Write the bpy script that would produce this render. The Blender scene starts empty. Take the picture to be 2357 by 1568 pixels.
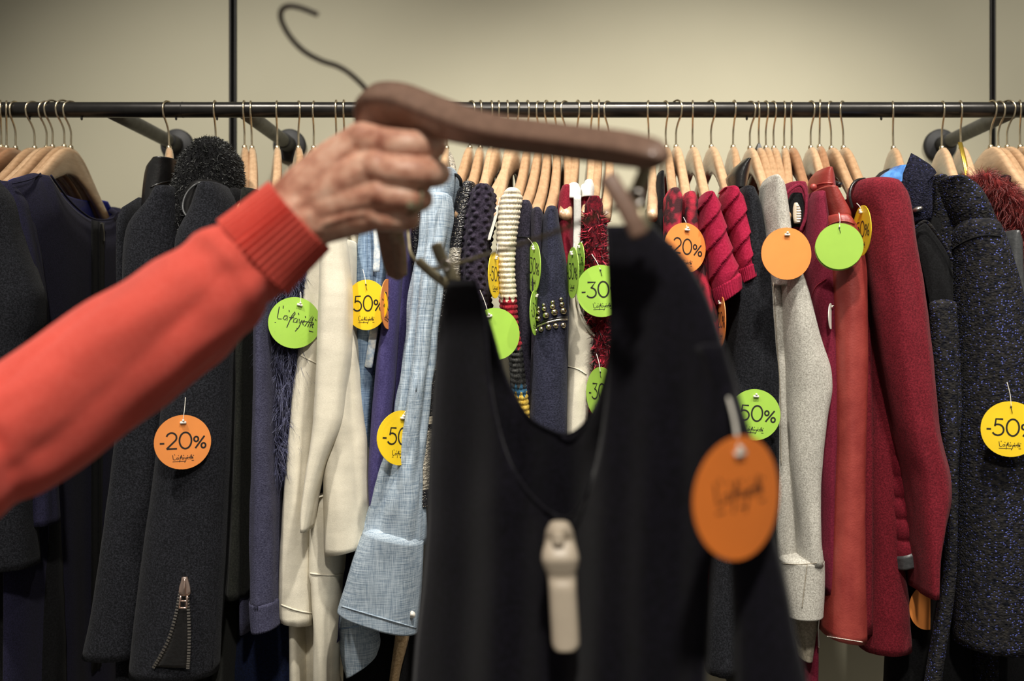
import bpy, bmesh, math, random
import numpy as np
from mathutils import Vector, Matrix, noise
from math import sin, cos, pi, radians

S = bpy.context.scene
COL = S.collection
random.seed(7)
rng = np.random.default_rng(11)

# ------------------------------------------------------------------ camera
F, CX, CY, CAMZ = 2290.0, 1250.0, 770.0, 1.25      # focal length in px, vanishing point, eye height
cam_d = bpy.data.cameras.new('camera')
cam = bpy.data.objects.new('camera', cam_d); COL.objects.link(cam)
cam.location = (0, 0, CAMZ); cam.rotation_euler = (pi / 2, 0, 0)
cam_d.sensor_width = 36.0; cam_d.lens = F / 2357 * 36.0
cam_d.shift_x = -(CX - 1178.5) / 2357; cam_d.shift_y = -(784 - CY) / 2357
cam_d.clip_start = 0.02
cam_d.dof.use_dof = True; cam_d.dof.focus_distance = 1.42; cam_d.dof.aperture_fstop = 3.0
S.camera = cam

# ------------------------------------------------------------------ world, lamps, exposure
w = bpy.data.worlds.new('shop_ambient'); S.world = w; w.use_nodes = True
w.node_tree.nodes['Background'].inputs[0].default_value = (1.0, 0.96, 0.88, 1)
w.node_tree.nodes['Background'].inputs[1].default_value = 0.19
S.view_settings.view_transform = 'Standard'; S.view_settings.look = 'None'
S.view_settings.exposure = 0.1; S.view_settings.gamma = 1.0
S.view_settings.use_curve_mapping = False

def spot(name, loc, target, power, size_deg, blend=0.7, radius=0.05, col=(1.0, 0.95, 0.86)):
    d = bpy.data.lights.new(name, 'SPOT'); d.energy = power; d.spot_size = radians(size_deg)
    d.spot_blend = blend; d.shadow_soft_size = radius; d.color = col
    o = bpy.data.objects.new(name, d); COL.objects.link(o); o.location = loc
    o.rotation_euler = (Vector(target) - Vector(loc)).to_track_quat('-Z', 'Y').to_euler()
    return o
# track spots hanging from the shop ceiling, in front of the rail
spot('track_spot', (0.30, 0.62, 2.85), (0.25, 1.55, 1.20), 152, 56)
spot('track_spot', (-0.85, 0.55, 2.85), (-0.55, 1.55, 1.20), 122, 58)
spot('track_spot', (1.25, 0.55, 2.85), (0.80, 1.55, 1.25), 98, 58)
spot('track_spot', (0.05, -0.70, 2.85), (0.0, 1.50, 0.95), 150, 52, radius=0.08)

# ------------------------------------------------------------------ helpers
def P(px, py, Y):
    return Vector(((px - CX) * Y / F, Y, CAMZ - (py - CY) * Y / F))
def PX(px, Y): return (px - CX) * Y / F
def PZ(py, Y): return CAMZ - (py - CY) * Y / F
def lin(c):
    return tuple(((v / 255) / 12.92 if v / 255 <= 0.04045 else ((v / 255 + 0.055) / 1.055) ** 2.4) for v in c[:3]) + (1,)

ROOTS = []
def thing(name, label, cat, group=None):
    o = bpy.data.objects.new(name, None); COL.objects.link(o); o.empty_display_size = 0.02
    o['label'] = label; o['category'] = cat
    if group: o['group'] = group
    ROOTS.append(o)
    return o
def make(name, verts, faces, mat, parent=None, smooth=True, mids=None):
    me = bpy.data.meshes.new(name)
    me.from_pydata([tuple(v) for v in verts], [], [tuple(f) for f in faces])
    for m in (mat if isinstance(mat, (list, tuple)) else [mat]): me.materials.append(m)
    if smooth: me.polygons.foreach_set('use_smooth', [True] * len(me.polygons))
    if mids is not None: me.polygons.foreach_set('material_index', mids)
    me.update()
    o = bpy.data.objects.new(name, me); COL.objects.link(o)
    if parent: o.parent = parent
    return o
def struct(o):
    o['kind'] = 'structure'; return o
def boxm(x0, x1, y0, y1, z0, z1, bev=0.0):
    bm = bmesh.new(); bmesh.ops.create_cube(bm, size=1)
    for v in bm.verts:
        v.co = Vector(((x0 + x1) / 2 + v.co.x * (x1 - x0), (y0 + y1) / 2 + v.co.y * (y1 - y0), (z0 + z1) / 2 + v.co.z * (z1 - z0)))
    if bev: bmesh.ops.bevel(bm, geom=bm.edges[:], offset=bev, segments=2, affect='EDGES', profile=0.6)
    return bm
def bmo(name, bm, mat, parent=None, smooth=False):
    me = bpy.data.meshes.new(name); bm.to_mesh(me); bm.free(); me.materials.append(mat)
    if smooth: me.polygons.foreach_set('use_smooth', [True] * len(me.polygons))
    o = bpy.data.objects.new(name, me); COL.objects.link(o)
    if parent: o.parent = parent
    return o
def spline(pts, m):
    """Catmull-Rom through pts (any dimension), m samples."""
    A = np.array([list(p) for p in pts], float); n = len(A)
    if n == 2: return np.array([A[0] + (A[1] - A[0]) * t for t in np.linspace(0, 1, m)])
    E_ = np.vstack([2 * A[0] - A[1], A, 2 * A[-1] - A[-2]]); out = []
    for t in np.linspace(0, n - 1 - 1e-9, m):
        i = int(t); f = t - i; p0, p1, p2, p3 = E_[i], E_[i + 1], E_[i + 2], E_[i + 3]
        out.append(0.5 * ((2 * p1) + (p2 - p0) * f + (2 * p0 - 5 * p1 + 4 * p2 - p3) * f * f + (3 * p1 - p0 - 3 * p2 + p3) * f ** 3))
    return np.array(out)
def frames(C, up=None):
    T = np.gradient(C, axis=0); T /= np.linalg.norm(T, axis=1)[:, None] + 1e-12
    N = []; n = np.array(up if up is not None else ((0, 0, 1) if abs(T[0][2]) < 0.9 else (0, 1, 0)), float)
    for t in T:
        n = n - t * (n @ t); n /= np.linalg.norm(n) + 1e-12
        N.append(n.copy())
    N = np.array(N); B = np.cross(T, N)
    return T, N, B
def sweep_vf(C, ra, rb=None, n=12, up=None, disp=None, power=2.0, cap=True):
    """Tube along C. ra along N (up), rb along B."""
    C = np.array(C, float); m = len(C); T, N, B = frames(C, up)
    ra = np.broadcast_to(np.array(ra, float), (m,)); rb = ra if rb is None else np.broadcast_to(np.array(rb, float), (m,))
    V = []; Fc = []
    for i in range(m):
        for k in range(n):
            th = 2 * pi * k / n; c, s = cos(th), sin(th)
            cc = math.copysign(abs(c) ** (2 / power), c); ss = math.copysign(abs(s) ** (2 / power), s)
            d = disp(i / (m - 1), th) if disp else 0
            V.append(C[i] + N[i] * cc * (ra[i] + d) + B[i] * ss * (rb[i] + d))
    for i in range(m - 1):
        for k in range(n):
            a = i * n + k; b = i * n + (k + 1) % n
            Fc.append((a, b, b + n, a + n))
    if cap:
        V.append(C[0] - T[0] * ra[0] * 0.3); V.append(C[-1] + T[-1] * ra[-1] * 0.3)
        for k in range(n):
            Fc.append((len(V) - 2, (k + 1) % n, k)); Fc.append((len(V) - 1, (m - 1) * n + k, (m - 1) * n + (k + 1) % n))
    return V, Fc
def tube(name, pts, r, mat, parent=None, n=10, m=None, **kw):
    C = spline(pts, m or max(8, len(pts) * 5)); V, Fc = sweep_vf(C, r, n=n, **kw)
    return make(name, V, Fc, mat, parent)
def nz(x, y, z): return noise.noise(Vector((x, y, z)))

def hermite(xs, ys, q):
    xs = np.array(xs, float); ys = np.array(ys, float); n = len(xs)
    if n == 1: return np.full_like(q, ys[0])
    d = np.diff(ys) / np.diff(xs); m = np.zeros(n); m[0] = d[0]; m[-1] = d[-1]
    for i in range(1, n - 1): m[i] = 0 if d[i - 1] * d[i] <= 0 else 2 * d[i - 1] * d[i] / (d[i - 1] + d[i])
    k = np.clip(np.searchsorted(xs, q) - 1, 0, n - 2); h = xs[k + 1] - xs[k]; t = (q - xs[k]) / h
    return (2*t**3-3*t**2+1)*ys[k] + (t**3-2*t**2+t)*h*m[k] + (-2*t**3+3*t**2)*ys[k+1] + (t**3-t**2)*h*m[k+1]

def loft_vf(rows, Y=1.41, hy=0.045, n=40, m=56, fold=(0.003, 5), disp=None, power=2.3, hem=True, seed=0, dome=0.35, open_top=False):
    """Closed cloth tube through horizontal sections. rows: (py, left px, right px[, tilt px[, Y[, hy]]])"""
    rows = [tuple(r) + (0, Y, hy)[len(r) - 3:] for r in rows]
    py = [r[0] for r in rows]; q = np.linspace(py[0], py[-1], m)
    L, R, TI, YY, HY = [hermite(py, [r[k] for r in rows], q) for k in (1, 2, 3, 4, 5)]
    V = []; Fc = []; rr = []
    ph = seed * 1.7
    sections = []
    a0 = (R[0] - L[0]) / 2 * YY[0] / F
    if not open_top:
        for sc, up in ((0.25, 1.0), (0.62, 0.8), (0.88, 0.45)):
            sections.append((q[0] - up * dome * a0 * F / YY[0], L[0], R[0], TI[0], YY[0], HY[0], sc, 0.0))
    else:
        sections.append((q[0] + 18, L[0], R[0], TI[0], YY[0], HY[0], 0.90, 0.0))
        sections.append((q[0], L[0], R[0], TI[0], YY[0], HY[0], 0.94, 0.0))
    for i in range(m): sections.append((q[i], L[i], R[i], TI[i], YY[i], HY[i], 1.0, i / (m - 1)))
    if hem:
        sections.append((q[-1], L[-1], R[-1], TI[-1], YY[-1], HY[-1], 0.93, 1.0))
        sections.append((q[-1] - 30, L[-1], R[-1], TI[-1], YY[-1], HY[-1], 0.90, 1.0))
    for (y_, l, r, ti, yc, h_, sc, t) in sections:
        z = PZ(y_, yc); xc = PX((l + r) / 2, yc); a = (r - l) / 2 * yc / F
        fa, fk = fold
        fade = min(1, t * 4 + 0.15)
        for k in range(n):
            th = 2 * pi * k / n
            c, s = cos(th), sin(th)
            cc = math.copysign(abs(c) ** (2 / power), c); ss = math.copysign(abs(s) ** (2 / power), s)
            d = 0
            if fa:
                wob = 1.6 * nz(z * 3.0, seed * 3.1, 0.3)
                d += fa * fade * ((2 * abs(sin((fk * th + ph + wob) / 2)) ** 0.8 - 1) * 0.8 + sin((fk * 2 + 1) * th + ph * 2 - wob * 1.5) * 0.25)
                d += fa * 0.9 * nz(c * 1.2 + seed, s * 1.2, z * 9)
                d += fa * 0.5 * nz(c * 3 + seed, s * 3, z * 26)
            if disp: d += disp(th, t, z)
            d = max(d, -0.6 * a)
            x = xc + cc * (a * sc + d * abs(c) * 0.7); yv = yc - ss * (h_ * sc + d)
            V.append((x, yv, z - ti * yc / F * (x - xc) / (2 * a + 1e-9)))
    M = len(sections)
    for i in range(M - 1):
        for k in range(n):
            A = i * n + k; B = i * n + (k + 1) % n
            Fc.append((A, B, B + n, A + n))
    Fc.append(tuple(reversed(range(n)))); Fc.append(tuple(range((M - 1) * n, M * n)))
    return V, Fc
def loft(name, rows, mat, parent, **kw):
    V, Fc = loft_vf(rows, **kw); return make(name, V, Fc, mat, parent)

def fur(name, src, count, length, mat, parent, gravity=0.5, width=0.0011, curl=0.3, test=None, clump=0.0):
    """Hair strands grown on a mesh object's faces, joined as one part."""
    me = src.data; V = np.array([v.co for v in me.vertices]); V2 = []; F2 = []
    polys = [p for p in me.polygons if len(p.vertices) == 4]
    areas = np.array([p.area for p in polys]); cdf = np.cumsum(areas) / areas.sum()
    for _ in range(count):
        p = polys[min(int(np.searchsorted(cdf, rng.random())), len(polys) - 1)]
        u, v = rng.random(2); a, b, c, d = [V[i] for i in p.vertices]
        o = (a * (1 - u) + b * u) * (1 - v) + (d * (1 - u) + c * u) * v
        if test and not test(o): continue
        nrm = np.array(p.normal); dr = nrm + rng.normal(0, curl, 3) + np.array((0, 0, -gravity)); dr /= np.linalg.norm(dr)
        if clump:
            q = o * 75; dr += clump * np.array((nz(q[0], q[1], q[2]), 0.3 * nz(q[0] + 9, q[1], q[2]), 0.6 * nz(q[0], q[1] + 9, q[2]))); dr /= np.linalg.norm(dr)
        L = length * (0.6 + 0.7 * rng.random()); side = np.cross(dr, rng.normal(0, 1, 3)); side /= np.linalg.norm(side) + 1e-9
        side *= width / 2; mid = o + dr * L * 0.55; tip = o + dr * L + np.array((0, 0, -gravity * L * 0.35)) + rng.normal(0, L * 0.12, 3)
        i = len(V2); V2 += [o - side, o + side, mid + side * 0.8, mid - side * 0.8, tip]
        F2 += [(i, i + 1, i + 2, i + 3), (i + 3, i + 2, i + 4)]
    ob = make(name, V2, F2, mat, parent, smooth=False); ob['kind'] = 'stuff'
    return ob

# ------------------------------------------------------------------ materials
MATS = {}
def nodes(name):
    m = bpy.data.materials.new(name); m.use_nodes = True; MATS[name] = m
    nt = m.node_tree; b = nt.nodes['Principled BSDF']
    tc = nt.nodes.new('ShaderNodeTexCoord'); mp = nt.nodes.new('ShaderNodeMapping')
    nt.links.new(tc.outputs['Object'], mp.inputs[0])
    return m, nt, b, mp
def noise_node(nt, mp, scale, detail=3, rough=0.6):
    n = nt.nodes.new('ShaderNodeTexNoise'); n.inputs['Scale'].default_value = scale
    n.inputs['Detail'].default_value = detail; n.inputs['Roughness'].default_value = rough
    nt.links.new(mp.outputs[0], n.inputs['Vector']); return n
def ramp(nt, src, stops):
    r = nt.nodes.new('ShaderNodeValToRGB'); e = r.color_ramp.elements
    while len(e) < len(stops): e.new(0.5)
    for i, (p, c) in enumerate(stops): e[i].position = p; e[i].color = lin(c)
    nt.links.new(src, r.inputs[0]); return r
def bump(nt, b, src, strength, dist=0.001):
    bp = nt.nodes.new('ShaderNodeBump'); bp.inputs['Strength'].default_value = strength; bp.inputs['Distance'].default_value = dist
    nt.links.new(src, bp.inputs['Height']); nt.links.new(bp.outputs[0], b.inputs['Normal']); return bp
def fabric(name, c1, c2, scale=700, stretch=(1, 1, 1), bmp=0.4, rough=0.95, sheen=0.03, lo=0.38, hi=0.66, spec=0.15, detail=3):
    m, nt, b, mp = nodes(name); mp.inputs['Scale'].default_value = stretch
    n = noise_node(nt, mp, scale * 0.5, detail, 0.75); r = ramp(nt, n.outputs[0], [(lo, c1), (hi, c2)])
    # slow unevenness of the dye
    n2 = noise_node(nt, mp, 14, 2); mx = nt.nodes.new('ShaderNodeMix'); mx.data_type = 'RGBA'; mx.blend_type = 'MULTIPLY'
    mx.inputs[0].default_value = 0.35; r2 = ramp(nt, n2.outputs[0], [(0.3, (190, 190, 190)), (0.7, (255, 255, 255))])
    nt.links.new(r.outputs[0], mx.inputs[6]); nt.links.new(r2.outputs[0], mx.inputs[7])
    nt.links.new(mx.outputs[2], b.inputs['Base Color'])
    b.inputs['Roughness'].default_value = rough; b.inputs['Specular IOR Level'].default_value = spec
    b.inputs['Sheen Weight'].default_value = sheen
    if bmp: bump(nt, b, n.outputs[0], bmp)
    return m
def plain(name, c, rough=0.5, metal=0.0, spec=0.5, coat=0.0, var=0.0, scale=60, bmp=0.0):
    m, nt, b, mp = nodes(name)
    n = noise_node(nt, mp, scale, 3)
    lo = tuple(max(0, v * (1 - var)) for v in c); r = ramp(nt, n.outputs[0], [(0.3, lo), (0.7, c)])
    nt.links.new(r.outputs[0], b.inputs['Base Color'])
    b.inputs['Roughness'].default_value = rough; b.inputs['Metallic'].default_value = metal
    b.inputs['Specular IOR Level'].default_value = spec; b.inputs['Coat Weight'].default_value = coat
    if bmp: bump(nt, b, n.outputs[0], bmp)
    return m
def wood(name, c1, c2, coat=0.6, rough=0.35):
    m, nt, b, mp = nodes(name); mp.inputs['Scale'].default_value = (18, 3, 18)
    n = noise_node(nt, mp, 9, 5, 0.65); r = ramp(nt, n.outputs[0], [(0.3, c1), (0.7, c2)])
    nt.links.new(r.outputs[0], b.inputs['Base Color'])
    b.inputs['Roughness'].default_value = rough; b.inputs['Coat Weight'].default_value = coat; b.inputs['Coat Roughness'].default_value = 0.12
    return m
def weave(name, c1, c2, sx=900, sz=900, bmp=0.5):
    """woven cloth with separate warp and weft thread streaks"""
    m, nt, b, mp = nodes(name)
    outs = []
    for st in ((1, 1, 0.04), (0.04, 0.04, 1)):
        mm = nt.nodes.new('ShaderNodeMapping'); mm.inputs['Scale'].default_value = st
        tc = [x for x in nt.nodes if x.type == 'TEX_COORD'][0]; nt.links.new(tc.outputs['Object'], mm.inputs[0])
        outs.append(noise_node(nt, mm, sx, 2))
    ad = nt.nodes.new('ShaderNodeMath'); ad.operation = 'AVERAGE' if False else 'ADD'
    nt.links.new(outs[0].outputs[0], ad.inputs[0]); nt.links.new(outs[1].outputs[0], ad.inputs[1])
    hv = nt.nodes.new('ShaderNodeMath'); hv.operation = 'MULTIPLY'; hv.inputs[1].default_value = 0.5; nt.links.new(ad.outputs[0], hv.inputs[0])
    r = ramp(nt, hv.outputs[0], [(0.38, c1), (0.62, c2)]); nt.links.new(r.outputs[0], b.inputs['Base Color'])
    b.inputs['Roughness'].default_value = 0.9; b.inputs['Specular IOR Level'].default_value = 0.15; bump(nt, b, hv.outputs[0], bmp)
    return m
def specks(name, base, base2, dots, scale=260, thr=(0.10, 0.22), stretch=(1, 1, 1), metal_dots=False, bmp=0.6):
    """cloth flecked with light yarn specks (voronoi cells)"""
    m, nt, b, mp = nodes(name); mp.inputs['Scale'].default_value = stretch
    v = nt.nodes.new('ShaderNodeTexVoronoi'); v.inputs['Scale'].default_value = scale; nt.links.new(mp.outputs[0], v.inputs['Vector'])
    n = noise_node(nt, mp, scale * 0.55, 2); r0 = ramp(nt, n.outputs[0], [(0.35, base), (0.65, base2)])
    n3 = noise_node(nt, mp, 40, 2)
    mask = ramp(nt, v.outputs['Distance'], [(thr[0], (255, 255, 255)), (thr[1], (0, 0, 0))])
    g = ramp(nt, v.outputs['Color'], [(0.45, (0, 0, 0)), (0.75, (255, 255, 255))])
    mu = nt.nodes.new('ShaderNodeMath'); mu.operation = 'MULTIPLY'; nt.links.new(mask.outputs[0], mu.inputs[0]); nt.links.new(g.outputs[0], mu.inputs[1])
    mx = nt.nodes.new('ShaderNodeMix'); mx.data_type = 'RGBA'; nt.links.new(mu.outputs[0], mx.inputs[0])
    nt.links.new(r0.outputs[0], mx.inputs[6]); mx.inputs[7].default_value = lin(dots)
    nt.links.new(mx.outputs[2], b.inputs['Base Color']); b.inputs['Roughness'].default_value = 0.35 if metal_dots else 0.95
    b.inputs['Specular IOR Level'].default_value = 0.5 if metal_dots else 0.1
    bump(nt, b, v.outputs['Distance'], bmp, 0.002)
    return m

M = MATS
def wall_paint():
    m, nt, b, mp = nodes('wall_paint'); n = noise_node(nt, mp, 3, 3)
    r = ramp(nt, n.outputs[0], [(0.3, (168, 163, 141)), (0.7, (173, 168, 146))]); nt.links.new(r.outputs[0], b.inputs['Base Color'])
    b.inputs['Roughness'].default_value = 0.7; n2 = noise_node(nt, mp, 500, 2); bump(nt, b, n2.outputs[0], 0.05)
wall_paint()
plain('black_channel', (30, 28, 26), 0.5, 0.4, var=0.2)
plain('rail_metal', (58, 56, 54), 0.3, 0.75, 0.5, var=0.25, scale=25)
plain('bracket_metal', (92, 92, 88), 0.55, 0.3, var=0.3, scale=40)
plain('flange_rubber', (38, 38, 40), 0.6, var=0.2)
plain('floor_stone', (120, 112, 98), 0.5, var=0.2, scale=4)
plain('brass_wire', (205, 190, 160), 0.25, 0.95, var=0.1)
plain('dark_wire', (58, 50, 46), 0.4, 0.7, var=0.15)
wood('maple', (150, 118, 86), (186, 150, 116))
wood('maple_pale', (166, 134, 102), (198, 164, 130))
wood('maple_warm', (132, 94, 66), (164, 122, 90))
wood('shaded_brown_wood', (112, 84, 68), (138, 106, 88), coat=0.3, rough=0.5)  # hanger wood with its shade painted into the brown; the clip shares it
plain('black_leather', (26, 25, 25), 0.32, var=0.2, scale=220, bmp=0.3, coat=0.1)
plain('grey_leather', (66, 67, 68), 0.4, var=0.2, scale=220, bmp=0.3)
plain('gold_foil', (190, 160, 60), 0.25, 0.8, var=0.2)
plain('silver', (214, 206, 196), 0.22, 0.95, var=0.1)
plain('copper_zip', (226, 196, 180), 0.22, 0.9, var=0.1)
plain('studs', (220, 205, 180), 0.15, 1.0, var=0.1)
plain('clear_plastic', (232, 226, 214), 0.2, 0.0, 0.6, var=0.05)
plain('white_plastic', (236, 232, 222), 0.35, var=0.04)
plain('white_card', (226, 222, 210), 0.6, var=0.05)
plain('print_ink', (22, 18, 16), 0.6, var=0.1)
plain('tag_orange', (236, 144, 70), 0.5, var=0.05, scale=20)
plain('tag_orange_dark', (242, 130, 46), 0.5, var=0.04, scale=20)
plain('tag_yellow', (244, 205, 30), 0.5, var=0.05, scale=20)
plain('tag_green', (158, 200, 74), 0.5, var=0.05, scale=20)
plain('alarm_plastic', (208, 192, 170), 0.4, var=0.04)
plain('clip_metal', (150, 140, 112), 0.4, 0.5, var=0.15)
fabric('charcoal', (14, 15, 19), (48, 49, 55), 900, bmp=0.7, lo=0.42, hi=0.74)
fabric('charcoal2', (15, 16, 20), (54, 55, 62), 900, bmp=0.7, lo=0.42, hi=0.76)
fabric('black', (10, 10, 11), (24, 24, 26), 800)
fabric('black_olive', (18, 19, 16), (36, 37, 32), 800)
fabric('navy', (24, 23, 40), (40, 38, 62), 1000, bmp=0.4)
fabric('royal_lining', (20, 28, 110), (34, 46, 150), 300, rough=0.4, spec=0.5, bmp=0.1)
fabric('navy_knit', (44, 43, 62), (80, 80, 102), 800, (1, 1, 2.2), bmp=0.7)
fabric('deep_blue', (12, 17, 36), (20, 30, 60), 700)
fabric('fur_skin_navy', (16, 16, 28), (28, 28, 44), 200)
fabric('cream', (212, 204, 184), (228, 221, 202), 1100, (1, 1, 3), bmp=0.35, sheen=0.05)
weave('denim', (74, 98, 128), (150, 172, 196))
weave('chambray', (112, 130, 148), (186, 198, 208))
fabric('pale_placket', (150, 170, 190), (226, 226, 220), 160)
fabric('indigo', (56, 50, 92), (76, 70, 116), 900, bmp=0.4)
specks('metal_knit', (16, 16, 20), (40, 38, 42), (226, 214, 190), 330, (0.16, 0.30), (1, 1, 1.7), True)
specks('metal_knit_pale', (90, 86, 80), (180, 172, 156), (240, 230, 210), 300, (0.2, 0.4), (1, 1, 2), True)
fabric('plum_bobble', (24, 20, 30), (58, 50, 66), 420, bmp=0.8)
fabric('cream_yarn', (206, 192, 166), (238, 228, 206), 420, bmp=0.5)
fabric('red_yarn', (120, 22, 36), (186, 48, 62), 420, bmp=0.6)
fabric('charcoal_yarn', (34, 34, 34), (80, 80, 78), 420, bmp=0.6)
fabric('teal_yarn', (34, 66, 92), (70, 120, 150), 420, bmp=0.6)
fabric('yellow_yarn', (176, 140, 44), (226, 196, 96), 420, bmp=0.6)
fabric('plum_knit', (28, 26, 36), (58, 54, 68), 900, bmp=0.6)
fabric('navy_wool', (24, 25, 38), (56, 57, 76), 800, (1, 1, 1.6), bmp=0.6)
fabric('burgundy', (112, 22, 38), (142, 36, 54), 900, bmp=0.4)
fabric('burgundy2', (104, 24, 44), (132, 40, 62), 900, bmp=0.4)
fabric('white_cotton', (226, 224, 216), (240, 238, 232), 900, bmp=0.2, sheen=0.0)
fabric('fluffy_red', (40, 10, 16), (120, 22, 36), 300, bmp=0.6)
fabric('crimson', (134, 16, 46), (164, 32, 66), 800, bmp=0.4)
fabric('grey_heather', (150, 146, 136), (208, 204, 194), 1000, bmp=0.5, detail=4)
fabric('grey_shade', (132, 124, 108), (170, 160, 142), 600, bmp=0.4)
fabric('red_wool', (84, 16, 26), (130, 34, 46), 900, bmp=0.6)
fabric('red_quilt', (84, 14, 26), (126, 30, 44), 900, bmp=0.5)
fabric('blue_satin', (30, 70, 140), (90, 150, 220), 60, rough=0.35, spec=0.5, bmp=0.1)
specks('tweed', (16, 17, 24), (44, 42, 40), (96, 106, 188), 270, (0.18, 0.34), (1, 1, 1.4))
specks('tweed_collar', (16, 17, 26), (34, 34, 48), (66, 72, 130), 420, (0.14, 0.28))
fabric('fur_red', (66, 16, 18), (120, 40, 38), 200)
fabric('tan_woven', (150, 122, 88), (196, 168, 128), 500)
fabric('coral', (230, 90, 76), (242, 106, 92), 900, bmp=0.3, sheen=0.15)
fabric('dress_navy', (9, 8, 14), (22, 19, 30), 500, bmp=0.5, sheen=0.08)
def leopard():
    m, nt, b, mp = nodes('leopard'); n = noise_node(nt, mp, 42, 2, 0.5)
    r = ramp(nt, n.outputs[0], [(0.44, (176, 34, 58)), (0.56, (62, 22, 28))]); nt.links.new(r.outputs[0], b.inputs['Base Color'])
    b.inputs['Roughness'].default_value = 0.95; n2 = noise_node(nt, mp, 500, 2); bump(nt, b, n2.outputs[0], 0.5)
leopard()
def leather(name, c1, c2):
    m, nt, b, mp = nodes(name); n = noise_node(nt, mp, 30, 4); r = ramp(nt, n.outputs[0], [(0.3, c1), (0.7, c2)])
    nt.links.new(r.outputs[0], b.inputs['Base Color']); b.inputs['Roughness'].default_value = 0.42; b.inputs['Specular IOR Level'].default_value = 0.5
    n2 = noise_node(nt, mp, 380, 3); bump(nt, b, n2.outputs[0], 0.35)
leather('red_leather', (128, 44, 40), (152, 62, 54))
def skin():
    m, nt, b, mp = nodes('skin'); n = noise_node(nt, mp, 55, 5, 0.6)
    r = ramp(nt, n.outputs[0], [(0.34, (164, 104, 82)), (0.5, (210, 154, 128)), (0.66, (232, 188, 162))]); nt.links.new(r.outputs[0], b.inputs['Base Color'])
    b.inputs['Roughness'].default_value = 0.5; b.inputs['Subsurface Weight'].default_value = 0.12; b.inputs['Subsurface Radius'].default_value = (0.01, 0.004, 0.002)
    n2 = noise_node(nt, mp, 260, 4); bump(nt, b, n2.outputs[0], 0.25, 0.001)
skin()
plain('nail', (226, 170, 150), 0.3, var=0.05)
def hairmat(name, c1, c2):
    m, nt, b, mp = nodes(name); n = noise_node(nt, mp, 160, 2); r = ramp(nt, n.outputs[0], [(0.35, c1), (0.65, c2)])
    nt.links.new(r.outputs[0], b.inputs['Base Color']); b.inputs['Roughness'].default_value = 0.6
hairmat('hair_black', (16, 17, 16), (46, 47, 45)); hairmat('hair_navy', (20, 21, 38), (92, 94, 128))
hairmat('hair_red', (60, 14, 16), (140, 52, 48)); hairmat('hair_crimson', (120, 14, 34), (200, 40, 66)); hairmat('hair_soot', (20, 12, 14), (54, 22, 26))

# ------------------------------------------------------------------ setting
WY, RY = 1.905, 1.600
RZ = PZ(253, RY); RR = 0.0125
xa0, xa1 = PX(527, WY), PX(545, WY); xb0, xb1 = PX(2278, WY), PX(2292, WY)
wall = struct(thing('wall_back', 'pale khaki painted shop wall of tall flat panels', 'wall')); del wall['category']
struct(wall)
for x0, x1 in ((-3.2, xa0), (xa1, xb0), (xb1, 3.2)):
    bmo('wall_panel', boxm(x0, x1, WY, WY + 0.03, 0, 3.0, 0.0015), M['wall_paint'], wall)
for x0, x1 in ((xa0, xa1), (xb0, xb1)):
    c = bmo('wall_channel', boxm(x0 - 0.01, x1 + 0.01, WY + 0.012, WY + 0.05, 0, 3.0), M['black_channel'], wall)
    bmo('channel_lip', boxm(x0 + 0.001, x0 + 0.004, WY - 0.001, WY + 0.013, 0, 3.0), M['black_channel'], c)
    bmo('channel_lip', boxm(x1 - 0.004, x1 - 0.001, WY - 0.001, WY + 0.013, 0, 3.0), M['black_channel'], c)
fl = bmo('floor', boxm(-3.2, 3.2, -1.5, WY + 0.05, -0.05, 0), M['floor_stone']); struct(fl); fl['label'] = 'plain grey shop floor under the clothes rail'

rail = thing('clothes_rail', 'long dark metal clothes rail held off the wall by brackets', 'clothes rail')
V, Fc = sweep_vf(np.array([(x, RY, RZ) for x in (-1.6, -0.6, 0, 0.6, 1.6)]), RR, n=28); make('bar', V, Fc, M['rail_metal'], rail)
V, Fc = sweep_vf(np.array([(PX(421, RY) + x, RY, RZ) for x in (-0.0007, 0.0007)]), RR + 0.0003, n=28); make('bar_joint', V, Fc, M['black_channel'], rail)
for fx in (410, 668, 2162):
    x = PX(fx, WY)
    V, Fc = sweep_vf(np.array([(x, y, RZ) for y in (RY + 0.004, RY + 0.1, RY + 0.2, WY - 0.012)]), 0.0125, n=24); arm = make('bracket_arm', V, Fc, M['bracket_metal'], rail)
    V, Fc = sweep_vf(np.array([(x, y, RZ) for y in (WY - 0.010, WY - 0.008, WY - 0.001, WY)]), np.array([0.028, 0.031, 0.031, 0.031]), n=32); make('wall_flange', V, Fc, M['flange_rubber'], arm)
    V, Fc = sweep_vf(np.array([(x, y, RZ) for y in (WY - 0.055, WY - 0.053, WY - 0.010)]), np.array([0.0135, 0.0150, 0.0150]), n=24); make('bracket_collar', V, Fc, M['flange_rubber'], arm)
for sx in (70, 190, 407, 501, 1718, 2027):
    x = PX(sx, RY); V, Fc = sweep_vf(np.array([(x, RY - 0.003, RZ - RR + 0.001), (x, RY - 0.003, RZ - RR - 0.003), (x, RY - 0.003, RZ - RR - 0.005)]), np.array([0.0016, 0.0020, 0.0008]), n=8)
    make('screw', V, Fc, M['black_channel'], rail)

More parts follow.
